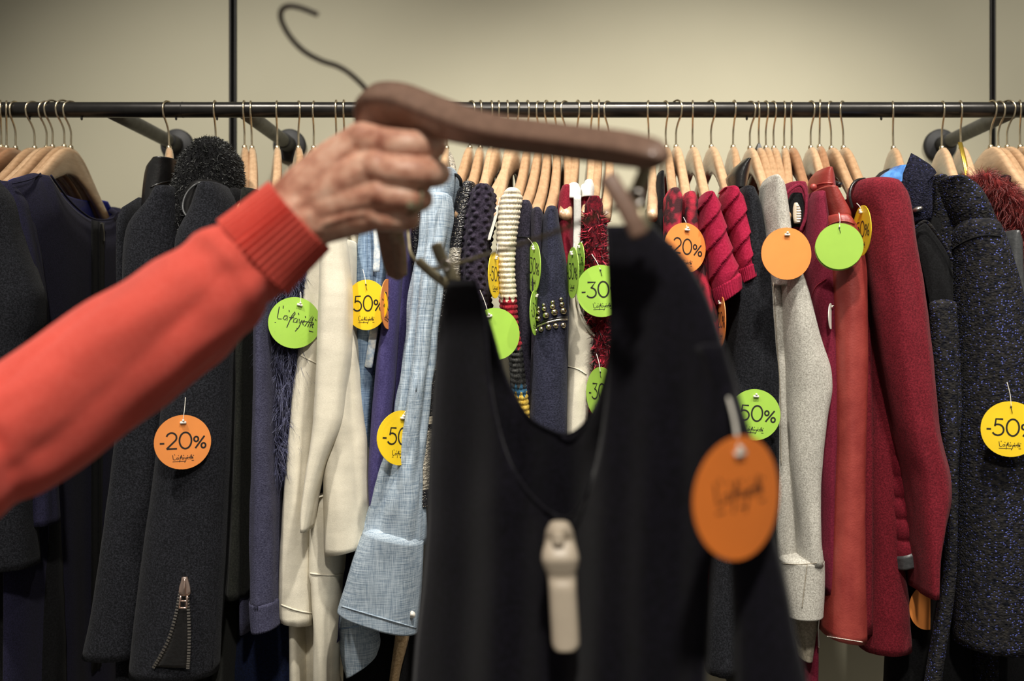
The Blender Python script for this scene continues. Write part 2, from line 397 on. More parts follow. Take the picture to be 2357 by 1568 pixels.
# ------------------------------------------------------------------ hangers on the rail
HTOP = 1.551
TT = [0, .06, .14, .25, .38, .52, .7, .86, .96, 1.0]
ZT = [0, -.001, -.007, -.022, -.044, -.066, -.090, -.108, -.119, -.128]
ZB = [-.044, -.045, -.051, -.060, -.074, -.090, -.112, -.131, -.143, -.140]
def hanger_wood(half=0.205, contour=0.016, th=0.0062):
    """contoured wooden clothes hanger lying along local y, hook at the origin"""
    V = []; Fc = []; n = 14; ts = np.concatenate([-np.linspace(1, 0, 24)[:-1], np.linspace(0, 1, 24)])
    for t in ts:
        a = abs(t); zt = float(hermite(TT, ZT, np.array([a]))[0]); zb = float(hermite(TT, ZB, np.array([a]))[0])
        if a > 0.985: zt -= 0.002; zb += 0.003
        zc, hh = (zt + zb) / 2, (zt - zb) / 2; xo = -contour * a ** 1.7; w_ = th * (1 + 0.35 * a) * (0.8 if a > 0.985 else 1)
        for k in range(n):
            q = 2 * pi * k / n; c, s = cos(q), sin(q)
            V.append((xo + w_ * math.copysign(abs(c) ** .7, c), t * half, zc + hh * math.copysign(abs(s) ** .7, s)))
    for i in range(len(ts) - 1):
        for k in range(n):
            A = i * n + k; B = i * n + (k + 1) % n; Fc.append((A, B, B + n, A + n))
    Fc.append(tuple(reversed(range(n)))); Fc.append(tuple(range((len(ts) - 1) * n, len(ts) * n)))
    return V, Fc
def hook_pts():
    r = RR + 0.0018; zc = RZ - HTOP
    p = [(0, 0, -0.004), (0, 0, 0.012), (0, -0.0005, 0.026), (0, -0.005, 0.038), (0, -0.012, 0.049)]
    for a in range(190, -31, -20): p.append((0, r * cos(radians(a)), zc + r * sin(radians(a))))
    return p
hw = make('hanger_body', *hanger_wood(), M['maple']); COL.objects.unlink(hw)
hm = {'m': hw.data}
for key, mt in (('p', 'maple_pale'), ('w', 'maple_warm')):
    d = hw.data.copy(); d.materials[0] = M[mt]; hm[key] = d
hk = tube('hook', hook_pts(), 0.0016, M['brass_wire'], n=8, m=60, up=(1, 0, 0)); COL.objects.unlink(hk)
fe = make('ferrule', *sweep_vf(np.array([(0, 0, -0.002), (0, 0, 0.0), (0, 0, 0.003), (0, 0, 0.004)]), np.array([.004, .0042, .0036, .002]), n=12), M['brass_wire']); COL.objects.unlink(fe)
TIP = {389: 372, 497: 478, 563: 552, 580: 570, 638: 626, 687: 686, 722: 752, 774: 806, 793: 830, 1028: 990, 1082: 1028, 1106: 1062, 1130: 1097, 1145: 1086, 1170: 1135, 1187: 1116, 1214: 1178, 1240: 1206, 1261: 1233, 1282: 1266,
 1304: 1302, 1327: 1307, 1360: 1351, 1377: 1367, 1402: 1393, 1493: 1503, 1533: 1547, 1556: 1587, 1594: 1632, 1637: 1684, 1687: 1712, 1726: 1778, 1747: 1786, 1763: 1796, 1781: 1806, 1805: 1818, 1822: 1872,
 1866: 1912, 1886: 1926, 1913: 1985, 1941: 2010, 2056: 2100, 2168: 2226, 2212: 2262}
def hanger(stem, rail_px, label, kind='m', yaw=None, flip=1):
    r = bpy.data.objects.new('clothes_hanger', None); COL.objects.link(r); r.empty_display_size = 0.02
    r['label'] = label; r['category'] = 'hanger'; r['group'] = 'wooden hangers on the rail'
    r.location = (PX(stem, RY), RY, HTOP); r.rotation_euler[2] = random.uniform(-0.03, 0.03)
    if stem in TIP: r.rotation_euler[2] = math.asin(max(-0.42, min(0.42, (PX(TIP[stem], 1.41) - PX(stem, RY) + 0.013) / 0.19)))
    r.rotation_euler[1] = random.uniform(-0.025, 0.025); r.location.z += random.uniform(-0.0015, 0.001)
    b = bpy.data.objects.new('hanger_body', hm[kind]); COL.objects.link(b); b.parent = r
    extra = (rail_px - stem) - (stem - CX) * 0.0145 / 1.585
    ph = math.asin(max(-0.55, min(0.55, extra * 0.0007 / 0.0145)))
    h = bpy.data.objects.new('hook', hk.data); COL.objects.link(h); h.parent = r; h.rotation_euler[2] = ph - r.rotation_euler[2]
    f = bpy.data.objects.new('ferrule', fe.data); COL.objects.link(f); f.parent = r
    return r
HANG = [
 (3, 1, 'wooden hanger at the left edge of the photo, partly cut off', 'w'), (15, 13, 'second wooden hanger from the left edge of the photo', 'w'),
 (36, 22, 'wooden hanger of the charcoal jacket at the left edge', 'w'), (80, 59, 'wooden hanger with a low pale shoulder, fourth from the left edge', 'm'),
 (107, 82, 'wooden hanger fifth from the left edge, close behind the next', 'p'), (121, 98, 'wooden hanger sixth from the left edge', 'm'),
 (148, 124, 'wooden hanger just behind the one holding the navy zip dress', 'm'), (163, 142, 'broad pale wooden hanger holding the navy zip dress', 'p'),
 (389, 376, 'wooden hanger standing above the black leather collar on the left', 'p'), (497, 493, 'wooden hanger hidden inside the shearling collar, hook showing', 'm'),
 (563, 560, 'left of the two wooden hangers right of the shearling collar', 'm'), (580, 578, 'right of the two wooden hangers right of the shearling collar', 'p'),
 (638, 636, 'wooden hanger over the navy knit sleeve, above the coral cuff', 'p'), (687, 690, 'wooden hanger of the navy fur vest, beside the wrist', 'm'),
 (722, 719, 'wooden hanger of the cream coat, behind the wrist', 'm'), (774, 772, 'wooden hanger of the blue denim jacket, hook showing above the hand', 'm'),
 (793, 791, 'wooden hanger of the indigo dress, hook showing above the knuckles', 'm'), (826, 825, 'wooden hanger behind the thick end of the held hanger', 'm'),
 (1028, 1028, 'wooden hanger with a knitted band around it, right of the fingers', 'p'), (1082, 1091, 'wooden hanger holding the pale blue chambray shirt', 'm'),
 (1106, 1109, 'wooden hanger of the black metallic striped knit', 'm'), (1130, 1133, 'slim wooden hanger between the metallic and the plum bobble knit', 'p'),
 (1145, 1147, 'wooden hanger behind the metallic knit, fourth right of the chambray hanger', 'm'), (1170, 1171, 'wooden hanger just behind the one over the plum bobble knit', 'p'),
 (1187, 1192, 'wooden hanger curving over the plum bobble knit', 'p'), (1214, 1218, 'wooden hanger holding the cream chunky sweater', 'm'),
 (1240, 1235, 'wooden hanger holding the plum fine knit sweater', 'm'), (1261, 1255, 'wooden hanger of the slim navy top in the middle', 'm'),
 (1282, 1277, 'wooden hanger holding the navy coat with studded cuff', 'm'), (1304, 1293, 'wooden hanger of the burgundy tee behind the white dress', 'm'),
 (1327, 1332, 'wooden hanger whose tip pokes out of the white dress strap', 'm'), (1360, 1364, 'wooden hanger of the white collared burgundy top', 'p'),
 (1377, 1377, 'wooden hanger of the shaggy red and black knit', 'm'), (1402, 1390, 'bare wooden hanger just left of the held right clip', 'p'),
 (1493, 1491, 'bare wooden hanger behind the tip of the held hanger', 'p'), (1533, 1540, 'wooden hanger of the left leopard print tee', 'm'),
 (1556, 1572, 'wooden hanger of the right leopard print tee, wide hook', 'p'), (1594, 1595, 'wooden hanger of the front crimson pleated tee', 'p'),
 (1637, 1649, 'wooden hanger of the rear crimson pleated tee', 'p'), (1687, 1692, 'wooden hanger behind the black leather collar right of the crimson tees', 'm'),
 (1726, 1740, 'wooden hanger of the grey hooded cardigan, leftmost of its cluster', 'p'), (1747, 1750, 'wooden hanger with a small black cap on its hook', 'm'),
 (1763, 1770, 'wooden hanger just right of the one with the black cap', 'm'), (1781, 1789, 'wooden hanger with a bright highlight, left of the burgundy collar', 'm'),
 (1805, 1808, 'left of the two hangers above the burgundy collar', 'm'), (1822, 1821, 'right of the two hangers above the burgundy collar', 'w'),
 (1866, 1876, 'wooden hanger of the brown red leather jacket', 'p'), (1886, 1886, 'shiny wooden hanger just right of the leather jacket collar', 'w'),
 (1913, 1902, 'wooden hanger of the red wool coat', 'm'), (1941, 1928, 'wooden hanger behind the red wool coat shoulder', 'm'),
 (2056, 2058, 'wooden hanger alone between the red coat and the tweed collar', 'm'), (2168, 2174, 'wooden hanger of the navy tweed coat, below the right flange', 'p'),
 (2212, 2217, 'wooden hanger with a gold foil strip, over the dark red fur', 'p'), (2280, 2293, 'large pale wooden hanger near the right edge of the photo', 'p'),
 (2298, 2315, 'wooden hanger second behind the large pale one at right', 'm'), (2318, 2342, 'wooden hanger third behind the large pale one at right', 'm'),
 (2348, 2352, 'wooden hanger cut by the right edge of the photo', 'm')]
for h in HANG: hanger(*h)
cap = thing('hanger_size_cap', 'small black pointed cap on a hanger hook right of centre', 'hanger cap')
V, Fc = sweep_vf(np.array([P(1747, 328, RY), P(1747, 332, RY), P(1747, 345, RY), P(1747, 348, RY)]), np.array([.001, .003, .0075, .006]), n=5); make('cap', V, Fc, M['black_leather'], cap, smooth=False)
V, Fc = sweep_vf(np.array([P(1747, 346, RY), P(1747, 352, RY)]), np.array([.0045, .0045]), n=10); make('cap_neck', V, Fc, M['black_leather'], cap)
foil = thing('foil_strip', 'narrow gold foil strip hanging from a hook over the red fur', 'label strip')
C = spline([P(2210, 328, 1.56), P(2214, 345, 1.545), P(2222, 380, 1.53), P(2228, 420, 1.52)], 16); V, Fc = sweep_vf(C, 0.0035, 0.0008, n=8, up=(1, 0, 0)); make('strip', V, Fc, M['gold_foil'], foil)
V, Fc = sweep_vf(np.array([P(2207, 333, 1.561), P(2214, 331, 1.561)]), 0.003, n=8); make('strip_fold', V, Fc, M['gold_foil'], foil)
#%%GARMENTS
# ------------------------------------------------------------------ garments on the rail
def body(root, stem, mat, bottom=1650, half=0.007, top=478, near=0.19, seed=0, shift=0):
    s = half * F / RY
    rows = [(top, stem - s * .5, stem + s * .5, 0, RY, 0.12), (top + 22, stem - s * .8, stem + s * .8, 0, RY, 0.16), (top + 50, stem - s, stem + s, 0, RY, near),
            (800, stem - s * 1.1 + shift * .5, stem + s * 1.1 + shift * .5, 0, RY, near), (bottom, stem - s * 1.3 + shift, stem + s * 1.3 + shift, 0, RY, near)]
    return loft('body', rows, M[mat], root, fold=(0.0025, 3), power=2.6, seed=seed, n=36, m=36)
def strip(name, pts, wd, th, mat, root, up=(1, 0, 0), m=None):
    C = spline(pts, m or len(pts) * 6); V, Fc = sweep_vf(C, wd, th, n=10, up=up, power=3); return make(name, V, Fc, M[mat], root)
def ribs(k, amp): return lambda th, t, z: amp * sin(k * z)
from mathutils.bvhtree import BVHTree
def top_of(o):
    while o.parent: o = o.parent
    return o
def surface(root):
    V = []; Fc = []
    for o in top_of(root).children_recursive:
        if o.type == 'MESH' and o.name.split('.')[0] not in ('seam', 'shearling', 'fur', 'shaggy_yarn') and len(o.data.vertices) > 150:
            b0 = len(V); V += [v.co.copy() for v in o.data.vertices]; Fc += [[b0 + i for i in p.vertices] for p in o.data.polygons]
    return BVHTree.FromPolygons(V, Fc)
CAMP = Vector((0, 0, CAMZ))
def on(bvh, px, py, off=0.0005, Y=1.36):
    d = (P(px, py, 1.0) - CAMP).normalized(); h = bvh.ray_cast(CAMP, d)[0]
    return (h - d * off) if h is not None else None
def seam(name, l, r, mat, root, Y=1.36, hy=0, rad=0.0009, sag=0, m=24, off=0.0004):
    """raised stitched seam lying on the cloth between two points"""
    bvh = surface(root); pts = []
    for i in range(m):
        u = i / (m - 1); p = on(bvh, l[0] + (r[0] - l[0]) * u, l[1] + (r[1] - l[1]) * u + sag * 4 * u * (1 - u), off)
        if p is not None and (not pts or (abs(p.y - pts[-1].y) < 0.03)): pts.append(p)
    if len(pts) < 3: print('seam missed', name, l, r); return None
    V, Fc = sweep_vf(np.array(pts), rad, n=6); return make(name, V, Fc, M[mat], root)
def path_on(name, pix, mat, root, wd=0.001, th=None, off=0.0006, m=30):
    bvh = surface(root); q = spline(pix, m); pts = [p for p in (on(bvh, a, c, off) for a, c in q) if p is not None]
    if len(pts) < 3: print('path missed', name); return None
    V, Fc = sweep_vf(np.array(pts), wd, th or wd, n=8, up=(1, 0, 0), power=3); return make(name, V, Fc, M[mat], root)

# --- far left jacket
g = thing('charcoal_jacket', 'charcoal jacket with a creased elbow, cut by the left edge of the photo', 'jacket')
body(g, 30, 'charcoal', 1700, 0.012, seed=1)
loft('sleeve', [(420, -75, 0), (450, -80, 24), (560, -80, 55), (640, -75, 82), (690, -70, 97), (740, -70, 96), (790, -72, 84), (900, -70, 80), (1140, -60, 74), (1230, -60, 76), (1300, -58, 81)], M['charcoal'], g, Y=1.40, hy=0.05, fold=(0.004, 4), seed=1)
g = thing('dark_long_skirt', 'near black long garment hanging lowest at the left edge', 'dress')
loft('body', [(600, -140, 10), (1100, -140, 120), (1300, -140, 135), (1650, -150, 150)], M['black'], g, Y=1.50, hy=0.05, fold=(0.004, 6), seed=2)

# --- navy zip dress: front and back panels, open neck
g = thing('navy_zip_dress', 'navy dress with a black zip down the front and an open neckline', 'dress')
DX = PX(163, RY)
YS = np.linspace(1.395, 1.835, 46)
zf = hermite([1.395, 1.414, 1.44, 1.493, 1.55, 1.60, 1.641, 1.70, 1.73, 1.752, 1.80, 1.835], [1.44, 1.468, 1.477, 1.491, 1.462, 1.446, 1.440, 1.447, 1.461, 1.472, 1.455, 1.425], YS)
zb = hermite([1.395, 1.414, 1.44, 1.493, 1.55, 1.64, 1.70, 1.73, 1.752, 1.80, 1.835], [1.44, 1.468, 1.477, 1.490, 1.480, 1.474, 1.478, 1.484, 1.472, 1.455, 1.425], YS)
def panel(name, ztop, sgn, mat, th0, zbot=0.60):
    V = []; Fc = []; m = 40
    for i, y in enumerate(YS):
        u = i / (len(YS) - 1); edge = (1 - (2 * u - 1) ** 6)
        for j in range(m):
            v = (j / (m - 1)) ** 1.4; z = ztop[i] + (zbot - ztop[i]) * v
            sh = min(1.0, (ztop[i] - z) / 0.06 + (0.25 if 1.5 < y < 1.73 else 0.0)); gap = th0 * edge * math.sqrt(sh)
            V.append((DX + sgn * gap + 0.006 * nz(y * 9, z * 2.2, sgn * 4) * v + 0.005 * sin(y * 46) * v, y, z))
    for i in range(len(YS) - 1):
        for j in range(m - 1):
            a = i * m + j; Fc.append((a, a + 1, a + m + 1, a + m) if sgn < 0 else (a, a + m, a + m + 1, a + 1))
    o = make(name, V, Fc, mat, g); md = o.modifiers.new('cloth', 'SOLIDIFY'); md.thickness = 0.0018; md.offset = 0
    return o
panel('front_panel', zf, 1, M['navy'], 0.026); panel('back_panel', zb, -1, M['royal_lining'], 0.020, 1.1)
def on_front(y, z, off=0.0): return Vector((DX + 0.026 + 0.005 * sin(y * 46) * ((1.44 - z) / 0.85) ** 0.7 + off, y, z))
zc_ = [1.436, 1.3, 1.1, 0.9, 0.7]
tape = strip('zip_tape', [on_front(1.637, z, 0.0012) for z in zc_], 0.0012, 0.024, 'black', g)
strip('zip_teeth', [on_front(1.637, z, 0.003) for z in zc_], 0.0012, 0.003, 'black', tape)
strip('zip_pull', [on_front(1.641, 1.434, 0.005), on_front(1.645, 1.42, 0.006), on_front(1.648, 1.405, 0.005)], 0.0012, 0.003, 'black_leather', tape)
strip('shoulder_seam', [Vector((DX + 0.010, 1.405, 1.463)), Vector((DX + 0.012, 1.45, 1.476)), Vector((DX + 0.006, 1.492, 1.4915))], 0.0011, 0.0011, 'navy', g)
strip('neck_facing', [Vector((DX + 0.02, y, z)) for y, z in ((1.495, 1.489), (1.55, 1.461), (1.60, 1.4455), (1.641, 1.440), (1.70, 1.447), (1.732, 1.462))], 0.0014, 0.0016, 'navy', g)
loft('sleeve', [(482, 262, 280, 0, 1.80, .03), (520, 262, 296, 0, 1.80, .03), (700, 266, 300, 0, 1.80, .03), (1100, 262, 296, 0, 1.80, .03)], M['navy'], g, fold=(0.002, 3), seed=3)
loft('sleeve', [(425, 8, 40), (470, 5, 62), (700, 30, 100), (1000, 40, 120), (1205, 50, 130)], M['navy'], g, Y=1.43, hy=0.03, fold=(0.003, 3), seed=4)

# --- coat with leather collar
g = thing('leather_collar_coat', 'charcoal wool coat with a black leather stand collar at left', 'coat')
body(g, 389, 'charcoal', 1560, 0.014, seed=5)
loft('sleeve', [(440, 372, 420), (462, 358, 424), (486, 336, 428), (508, 314, 430), (540, 301, 430), (600, 294, 428), (700, 292, 424), (850, 288, 415), (1000, 276, 402), (1200, 252, 384), (1400, 222, 355), (1500, 202, 338)], M['charcoal2'], g, Y=1.425, hy=0.05, fold=(0.0025, 3), seed=5)
loft('collar', [(372, 360, 420), (392, 345, 419), (430, 339, 412), (478, 336, 404), (520, 335, 395)], M['black_leather'], g, Y=1.50, hy=0.045, fold=(0.001, 2), seed=6, open_top=True, power=2.0)
seam('collar_seam', (346, 432), (414, 418), 'black_leather', g, 1.50, 0.046, 0.0012, -6)

# --- shearling coat
g = thing('shearling_collar_coat', 'charcoal wool coat with a tall black shearling collar and zipped cuff', 'coat')
body(g, 497, 'black', 1580, 0.014, seed=7)
SLV = [(432, 470, 522), (448, 461, 532), (472, 452, 540), (500, 438, 546), (528, 420, 550), (560, 411, 550), (700, 402, 546), (800, 392, 541), (1000, 372, 532), (1200, 345, 522), (1400, 318, 511), (1545, 302, 500)]
sl = loft('sleeve', SLV, M['charcoal2'], g, Y=1.40, hy=0.05, fold=(0.0015, 2), seed=8)
co = loft('collar', [(345, 452, 530), (372, 420, 552), (410, 411, 556), (450, 402, 548), (500, 394, 480), (560, 388, 450), (620, 386, 430), (690, 390, 414)], M['black'], g, Y=1.445, hy=0.05, fold=(0.002, 3), seed=9, dome=0.6)
fur('shearling', co, 15000, 0.0045, M['hair_black'], g, 0.2, 0.0011, 0.9)
strip('lapel_piping', [P(470, 424, 1.40), P(452, 424, 1.385), (P(432, 442, 1.38)), P(422, 465, 1.375), P(422, 485, 1.37), P(431, 500, 1.365)], 0.0015, 0.0015, 'grey_leather', g)
loft('lapel', [(428, 440, 520), (450, 428, 530), (475, 424, 500), (500, 432, 470)], M['black_leather'], g, Y=1.415, hy=0.03, fold=(0.001, 2), seed=10)
path_on('sleeve_seam', [(528, 790), (520, 1000), (510, 1200), (498, 1400), (488, 1535)], 'charcoal', sl, 0.0008)
# zipped vent at the cuff
zt_l = [P(415, 1362, 1.345), P(404, 1420, 1.345), P(385, 1480, 1.346), P(354, 1536, 1.347)]; zt_r = [P(431, 1362, 1.345), P(435, 1420, 1.345), P(436, 1480, 1.345), P(433, 1538, 1.345)]
Lc, Rc = spline(zt_l, 30), spline(zt_r, 30); V = []; Fc = []
for i in range(30):
    for k in range(5):
        q = Lc[i] + (Rc[i] - Lc[i]) * k / 4; V.append((q[0], q[1] + 0.003 - 0.0014 * sin(pi * k / 4), q[2]))
for i in range(29):
    for k in range(4): a = i * 5 + k; Fc.append((a, a + 1, a + 6, a + 5))
gus = make('zip_gusset', V, Fc, M['black_leather'], g); gus.modifiers.new('t', 'SOLIDIFY').thickness = 0.002
for nm, cc in (('zip_teeth', Lc), ('zip_teeth', Rc)):
    D = spline(cc[::6].tolist() + [cc[-1].tolist()], 27); V = []; Fc = []
    tv = np.gradient(D, axis=0); tv /= np.linalg.norm(tv, axis=1)[:, None]
    for i in range(27):
        bx = np.cross(tv[i], (0, -1, 0)); o = D[i]
        b0 = len(V)
        for sx in (-.0021, .0021):
            for sy in (-.0014, .0014):
                for sz in (-.00105, .00105): V.append(o + bx * sx + np.array((0, -1, 0)) * sy + tv[i] * sz)
        for f in ((0, 1, 3, 2), (4, 6, 7, 5), (0, 4, 5, 1), (2, 3, 7, 6), (0, 2, 6, 4), (1, 5, 7, 3)): Fc.append(tuple(b0 + q for q in f))
    make(nm, V, Fc, M['silver'], gus, smooth=False)
V, Fc = loft_vf([(1330, 418, 432), (1340, 416, 435), (1352, 412, 438), (1366, 411, 439), (1370, 414, 437)], Y=1.343, hy=0.0035, n=16, m=10, fold=(0, 1), hem=False); sld = make('zip_slider', V, Fc, M['copper_zip'], gus)
for a, b in (((416, 1372), (412, 1400)), ((431, 1372), (429, 1400)), ((412, 1400), (429, 1400)), ((414, 1384), (430, 1384))):
    tube('zip_pull', [P(a[0], a[1], 1.337), P((a[0] + b[0]) / 2, (a[1] + b[1]) / 2, 1.337), P(b[0], b[1], 1.337)], 0.0014, M['copper_zip'], gus, n=6, m=4)
tube('zip_pull', [P(425, 1334, 1.337), P(424, 1352, 1.335), P(423, 1372, 1.336)], 0.0016, M['copper_zip'], gus, n=6)

# --- dark dresses between
g = thing('black_shift_dress', 'plain black dress squeezed beside the zipped coat sleeve', 'dress')
body(g, 563, 'black', 1500, 0.008, seed=11)
loft('sleeve', [(445, 540, 575), (500, 534, 578), (750, 530, 575), (1000, 528, 572), (1250, 524, 566), (1365, 520, 560)], M['black'], g, Y=1.46, hy=0.05, seed=11)
g = thing('olive_black_dress', 'dull olive black dress left of the navy knit sleeve', 'dress')
body(g, 580, 'black_olive', 1560, 0.008, seed=12)
loft('sleeve', [(445, 568, 605), (500, 562, 604), (750, 556, 592), (1000, 552, 588), (1250, 540, 584), (1362, 530, 582)], M['black_olive'], g, Y=1.44, hy=0.05, seed=12)
g = thing('deep_blue_skirt', 'deep blue long skirt showing below the navy knit cuff', 'skirt')
loft('body', [(1200, 560, 735), (1430, 550, 730), (1650, 520, 735)], M['deep_blue'], g, Y=1.52, hy=0.05, fold=(0.006, 5), seed=13)
g = thing('navy_knit_sweater', 'blue grey navy knit sweater sleeve with ribbed cuff beside navy fur', 'sweater')
body(g, 638, 'navy_knit', 1380, 0.008, seed=14)
sl = loft('sleeve', [(540, 618, 652), (600, 606, 645), (700, 594, 636), (800, 591, 634), (1000, 588, 638), (1200, 583, 643), (1385, 580, 646)], M['navy_knit'], g, Y=1.40, hy=0.04, fold=(0.003, 3), seed=14)
loft('cuff', [(1378, 580, 646), (1400, 581, 646), (1440, 585, 648, -12)], M['navy_knit'], g, Y=1.398, hy=0.041, fold=(0, 1), disp=lambda th, t, z: 0.0008 * sin(46 * th), n=140, m=14)
g = thing('navy_fur_vest', 'dark navy fur vest hanging left of the cream coat', 'vest')
body(g, 687, 'navy', 1250, 0.010, seed=15)
b = loft('fur_front', [(560, 640, 722), (620, 632, 722), (700, 628, 720), (800, 632, 712), (900, 636, 700), (1000, 640, 688), (1080, 645, 672)], M['fur_skin_navy'], g, Y=1.435, hy=0.04, fold=(0.006, 4), seed=15)
fur('fur', b, 11000, 0.026, M['hair_navy'], g, 1.3, 0.00055, 0.22, None, 1.6)

# --- cream coat
g = thing('cream_coat', 'cream belted coat with a wide sleeve hanging below the wrist', 'coat')
body(g, 722, 'cream', 1640, 0.010, seed=16, shift=20)
loft('front_panel', [(540, 735, 805), (600, 712, 790), (700, 702, 770), (820, 690, 752), (900, 680, 742), (1100, 664, 725), (1300, 650, 724), (1400, 646, 724), (1424, 650, 724, 12)], M['cream'], g, Y=1.425, hy=0.04, fold=(0.003, 3), seed=16)
seam('hem_seam', (647, 1392), (724, 1412), 'cream', g, 1.425, 0.044, 0.0012, 4)
seam('pocket_seam', (692, 818), (738, 842), 'cream', g, 1.425, 0.043, 0.0010)
sl = loft('sleeve', [(560, 775, 818), (640, 775, 822), (740, 770, 818), (800, 766, 826), (900, 760, 834), (1000, 752, 841), (1100, 748, 848), (1200, 750, 854), (1240, 750, 852), (1262, 752, 846, -18)], M['cream'], g, Y=1.405, hy=0.042, fold=(0.004, 3), seed=21, n=56)
loft('sleeve_fold', [(535, 738, 796), (620, 737, 806), (700, 735, 812), (800, 731, 810), (900, 726, 800), (960, 722, 794), (990, 720, 786), (1030, 715, 768), (1080, 708, 748), (1130, 702, 734), (1190, 696, 722), (1218, 698, 716)], M['cream'], g, Y=1.37, hy=0.026, fold=(0.0016, 2), seed=18, hem=False, n=48, m=70)
loft('far_panel', [(545, 806, 832), (640, 810, 834), (760, 806, 826), (800, 808, 826)], M['cream'], g, Y=1.45, hy=0.02, fold=(0.002, 2), seed=19)
pn = loft('lower_panel', [(1150, 716, 800), (1230, 714, 796), (1315, 714, 788), (1330, 720, 784), (1450, 727, 777), (1650, 726, 776)], M['cream'], g, Y=1.43, hy=0.04, fold=(0.003, 3), seed=20)
seam('panel_seam', (714, 1320), (788, 1322), 'cream', pn, 1.43, 0.043, 0.0012, 3)
loft('back_tail', [(1380, 706, 730), (1650, 700, 806)], M['cream'], g, Y=1.48, hy=0.03, fold=(0.003, 3), seed=22)

# --- denim jacket, indigo dress
g = thing('denim_jacket', 'mid blue denim jacket with frayed pale placket behind the yellow tag', 'jacket')
body(g, 774, 'denim', 1250, 0.008, seed=23)
sl = loft('sleeve', [(510, 832, 905), (560, 827, 900), (620, 824, 896), (700, 826, 890), (800, 825, 876), (900, 825, 860), (1010, 828, 852), (1200, 830, 852)], M['denim'], g, Y=1.43, hy=0.04, fold=(0.002, 3), seed=23)
strip('placket', [P(866, 520, 1.385), P(868, 570, 1.384), P(866, 625, 1.384)], 0.0048, 0.0012, 'pale_placket', g)
strip('placket', [P(862, 750, 1.388), P(855, 800, 1.386), P(848, 845, 1.388)], 0.0056, 0.0012, 'pale_placket', g)
strip('edge_seam', [P(848, 520, 1.387), P(850, 600, 1.386), P(850, 650, 1.387)], 0.0012, 0.0012, 'denim', g)
g = thing('indigo_dress', 'indigo purple dress in long soft folds behind the left hanger tip', 'dress')
body(g, 793, 'indigo', 1400, 0.008, seed=24, shift=30)
loft('skirt_fold', [(480, 905, 945), (600, 896, 930), (700, 888, 922), (800, 874, 915), (900, 864, 908), (1000, 857, 900), (1100, 852, 890), (1200, 854, 884)], M['indigo'], g, Y=1.41, hy=0.035, fold=(0.002, 2), seed=24)
loft('skirt_fold', [(480, 935, 958), (600, 922, 952), (700, 914, 948), (800, 906, 940), (900, 900, 932), (1000, 894, 925), (1200, 880, 905)], M['indigo'], g, Y=1.44, hy=0.03, fold=(0.002, 2), seed=25)

# --- chambray shirt
g = thing('chambray_shirt', 'pale blue chambray shirt with an open buttoned cuff left of the held dress', 'shirt')
body(g, 1082, 'chambray', 1300, 0.006, seed=26)
sl = loft('sleeve', [(455, 985, 1040), (480, 972, 1044), (540, 968, 1036), (600, 960, 1026), (700, 948, 1014), (800, 938, 1002), (900, 928, 988), (1000, 908, 978), (1080, 880, 974), (1170, 854, 974), (1240, 836, 972, 30)], M['chambray'], g, Y=1.395, hy=0.04, fold=(0.0075, 4), seed=29, n=72)
path_on('sleeve_pleat', [(1004, 485), (990, 600), (974, 750), (958, 900)], 'chambray', sl, 0.0009)
loft('yoke', [(398, 1025, 1052), (415, 1005, 1058), (440, 988, 1056), (470, 974, 1046, 24), (484, 974, 1044, 24)], M['chambray'], g, Y=1.42, hy=0.05, fold=(0.0006, 2), seed=27)
strip('neck_tape', [P(1040, 402, 1.39), P(1052, 404, 1.382), P(1060, 415, 1.38), P(1061, 428, 1.385)], 0.0022, 0.0022, 'black', g)
cf = loft('cuff', [(1232, 838, 974, 30), (1300, 816, 970, 32), (1360, 799, 966, 40), (1428, 780, 960, 52)], M['chambray'], g, Y=1.39, hy=0.046, fold=(0.002, 2), seed=28, n=48)
seam('cuff_hem', (786, 1396), (958, 1446), 'chambray', cf, 1.39, 0.048, 0.0010)
V, Fc = sweep_vf(np.array([(on(surface(cf), 948, 1415) or P(950, 1417, 1.35)) + Vector((0, d, 0)) for d in (.001, -.001, -.0025, -.002)]), np.array([.0045, .0052, .0046, .003]), n=16); make('button', V, Fc, M['clear_plastic'], cf)
c2 = loft('cuff', [(1395, 784, 850), (1440, 780, 866), (1490, 784, 876, -20), (1530, 798, 868, -46)], M['chambray'], g, Y=1.455, hy=0.035, fold=(0.002, 2), seed=30)
seam('cuff_seam', (782, 1448), (862, 1436), 'denim', c2, 1.455, 0.037, 0.001)

# --- knits in the middle
g = thing('banded_metallic_knit', 'black and silver metallic knit with a band over its hanger, left of the chambray', 'sweater')
body(g, 1028, 'black', 1300, 0.006, seed=31)
loft('sleeve', [(430, 985, 1020), (470, 962, 1006), (510, 951, 990), (550, 948, 978), (600, 950, 972), (640, 952, 970)], M['metal_knit'], g, Y=1.44, hy=0.03, fold=(0.001, 3), seed=31)
strip('neck_band', [P(1018, 352, 1.60), P(1026, 346, 1.59), P(1036, 360, 1.575), P(1043, 390, 1.55), P(1042, 420, 1.52), P(1028, 450, 1.48)], 0.0050, 0.0025, 'metal_knit_pale', g)
def knitrows(k, amp, k2=40): return lambda th, t, z: amp * abs(sin(k * z)) ** 0.7 + amp * 0.35 * sin(k2 * th)
g = thing('metallic_stripe_knit', 'black glittering knit sweater with pale stripe, right of the chambray shirt', 'sweater')
body(g, 1106, 'black', 1300, 0.005, seed=32)
MK = [(425, 1066, 1094), (450, 1050, 1100), (500, 1040, 1092), (560, 1032, 1082), (620, 1024, 1070), (700, 1004, 1050), (800, 976, 1024), (900, 958, 1008), (960, 950, 1000), (1060, 947, 995), (1110, 952, 992), (1160, 966, 992)]
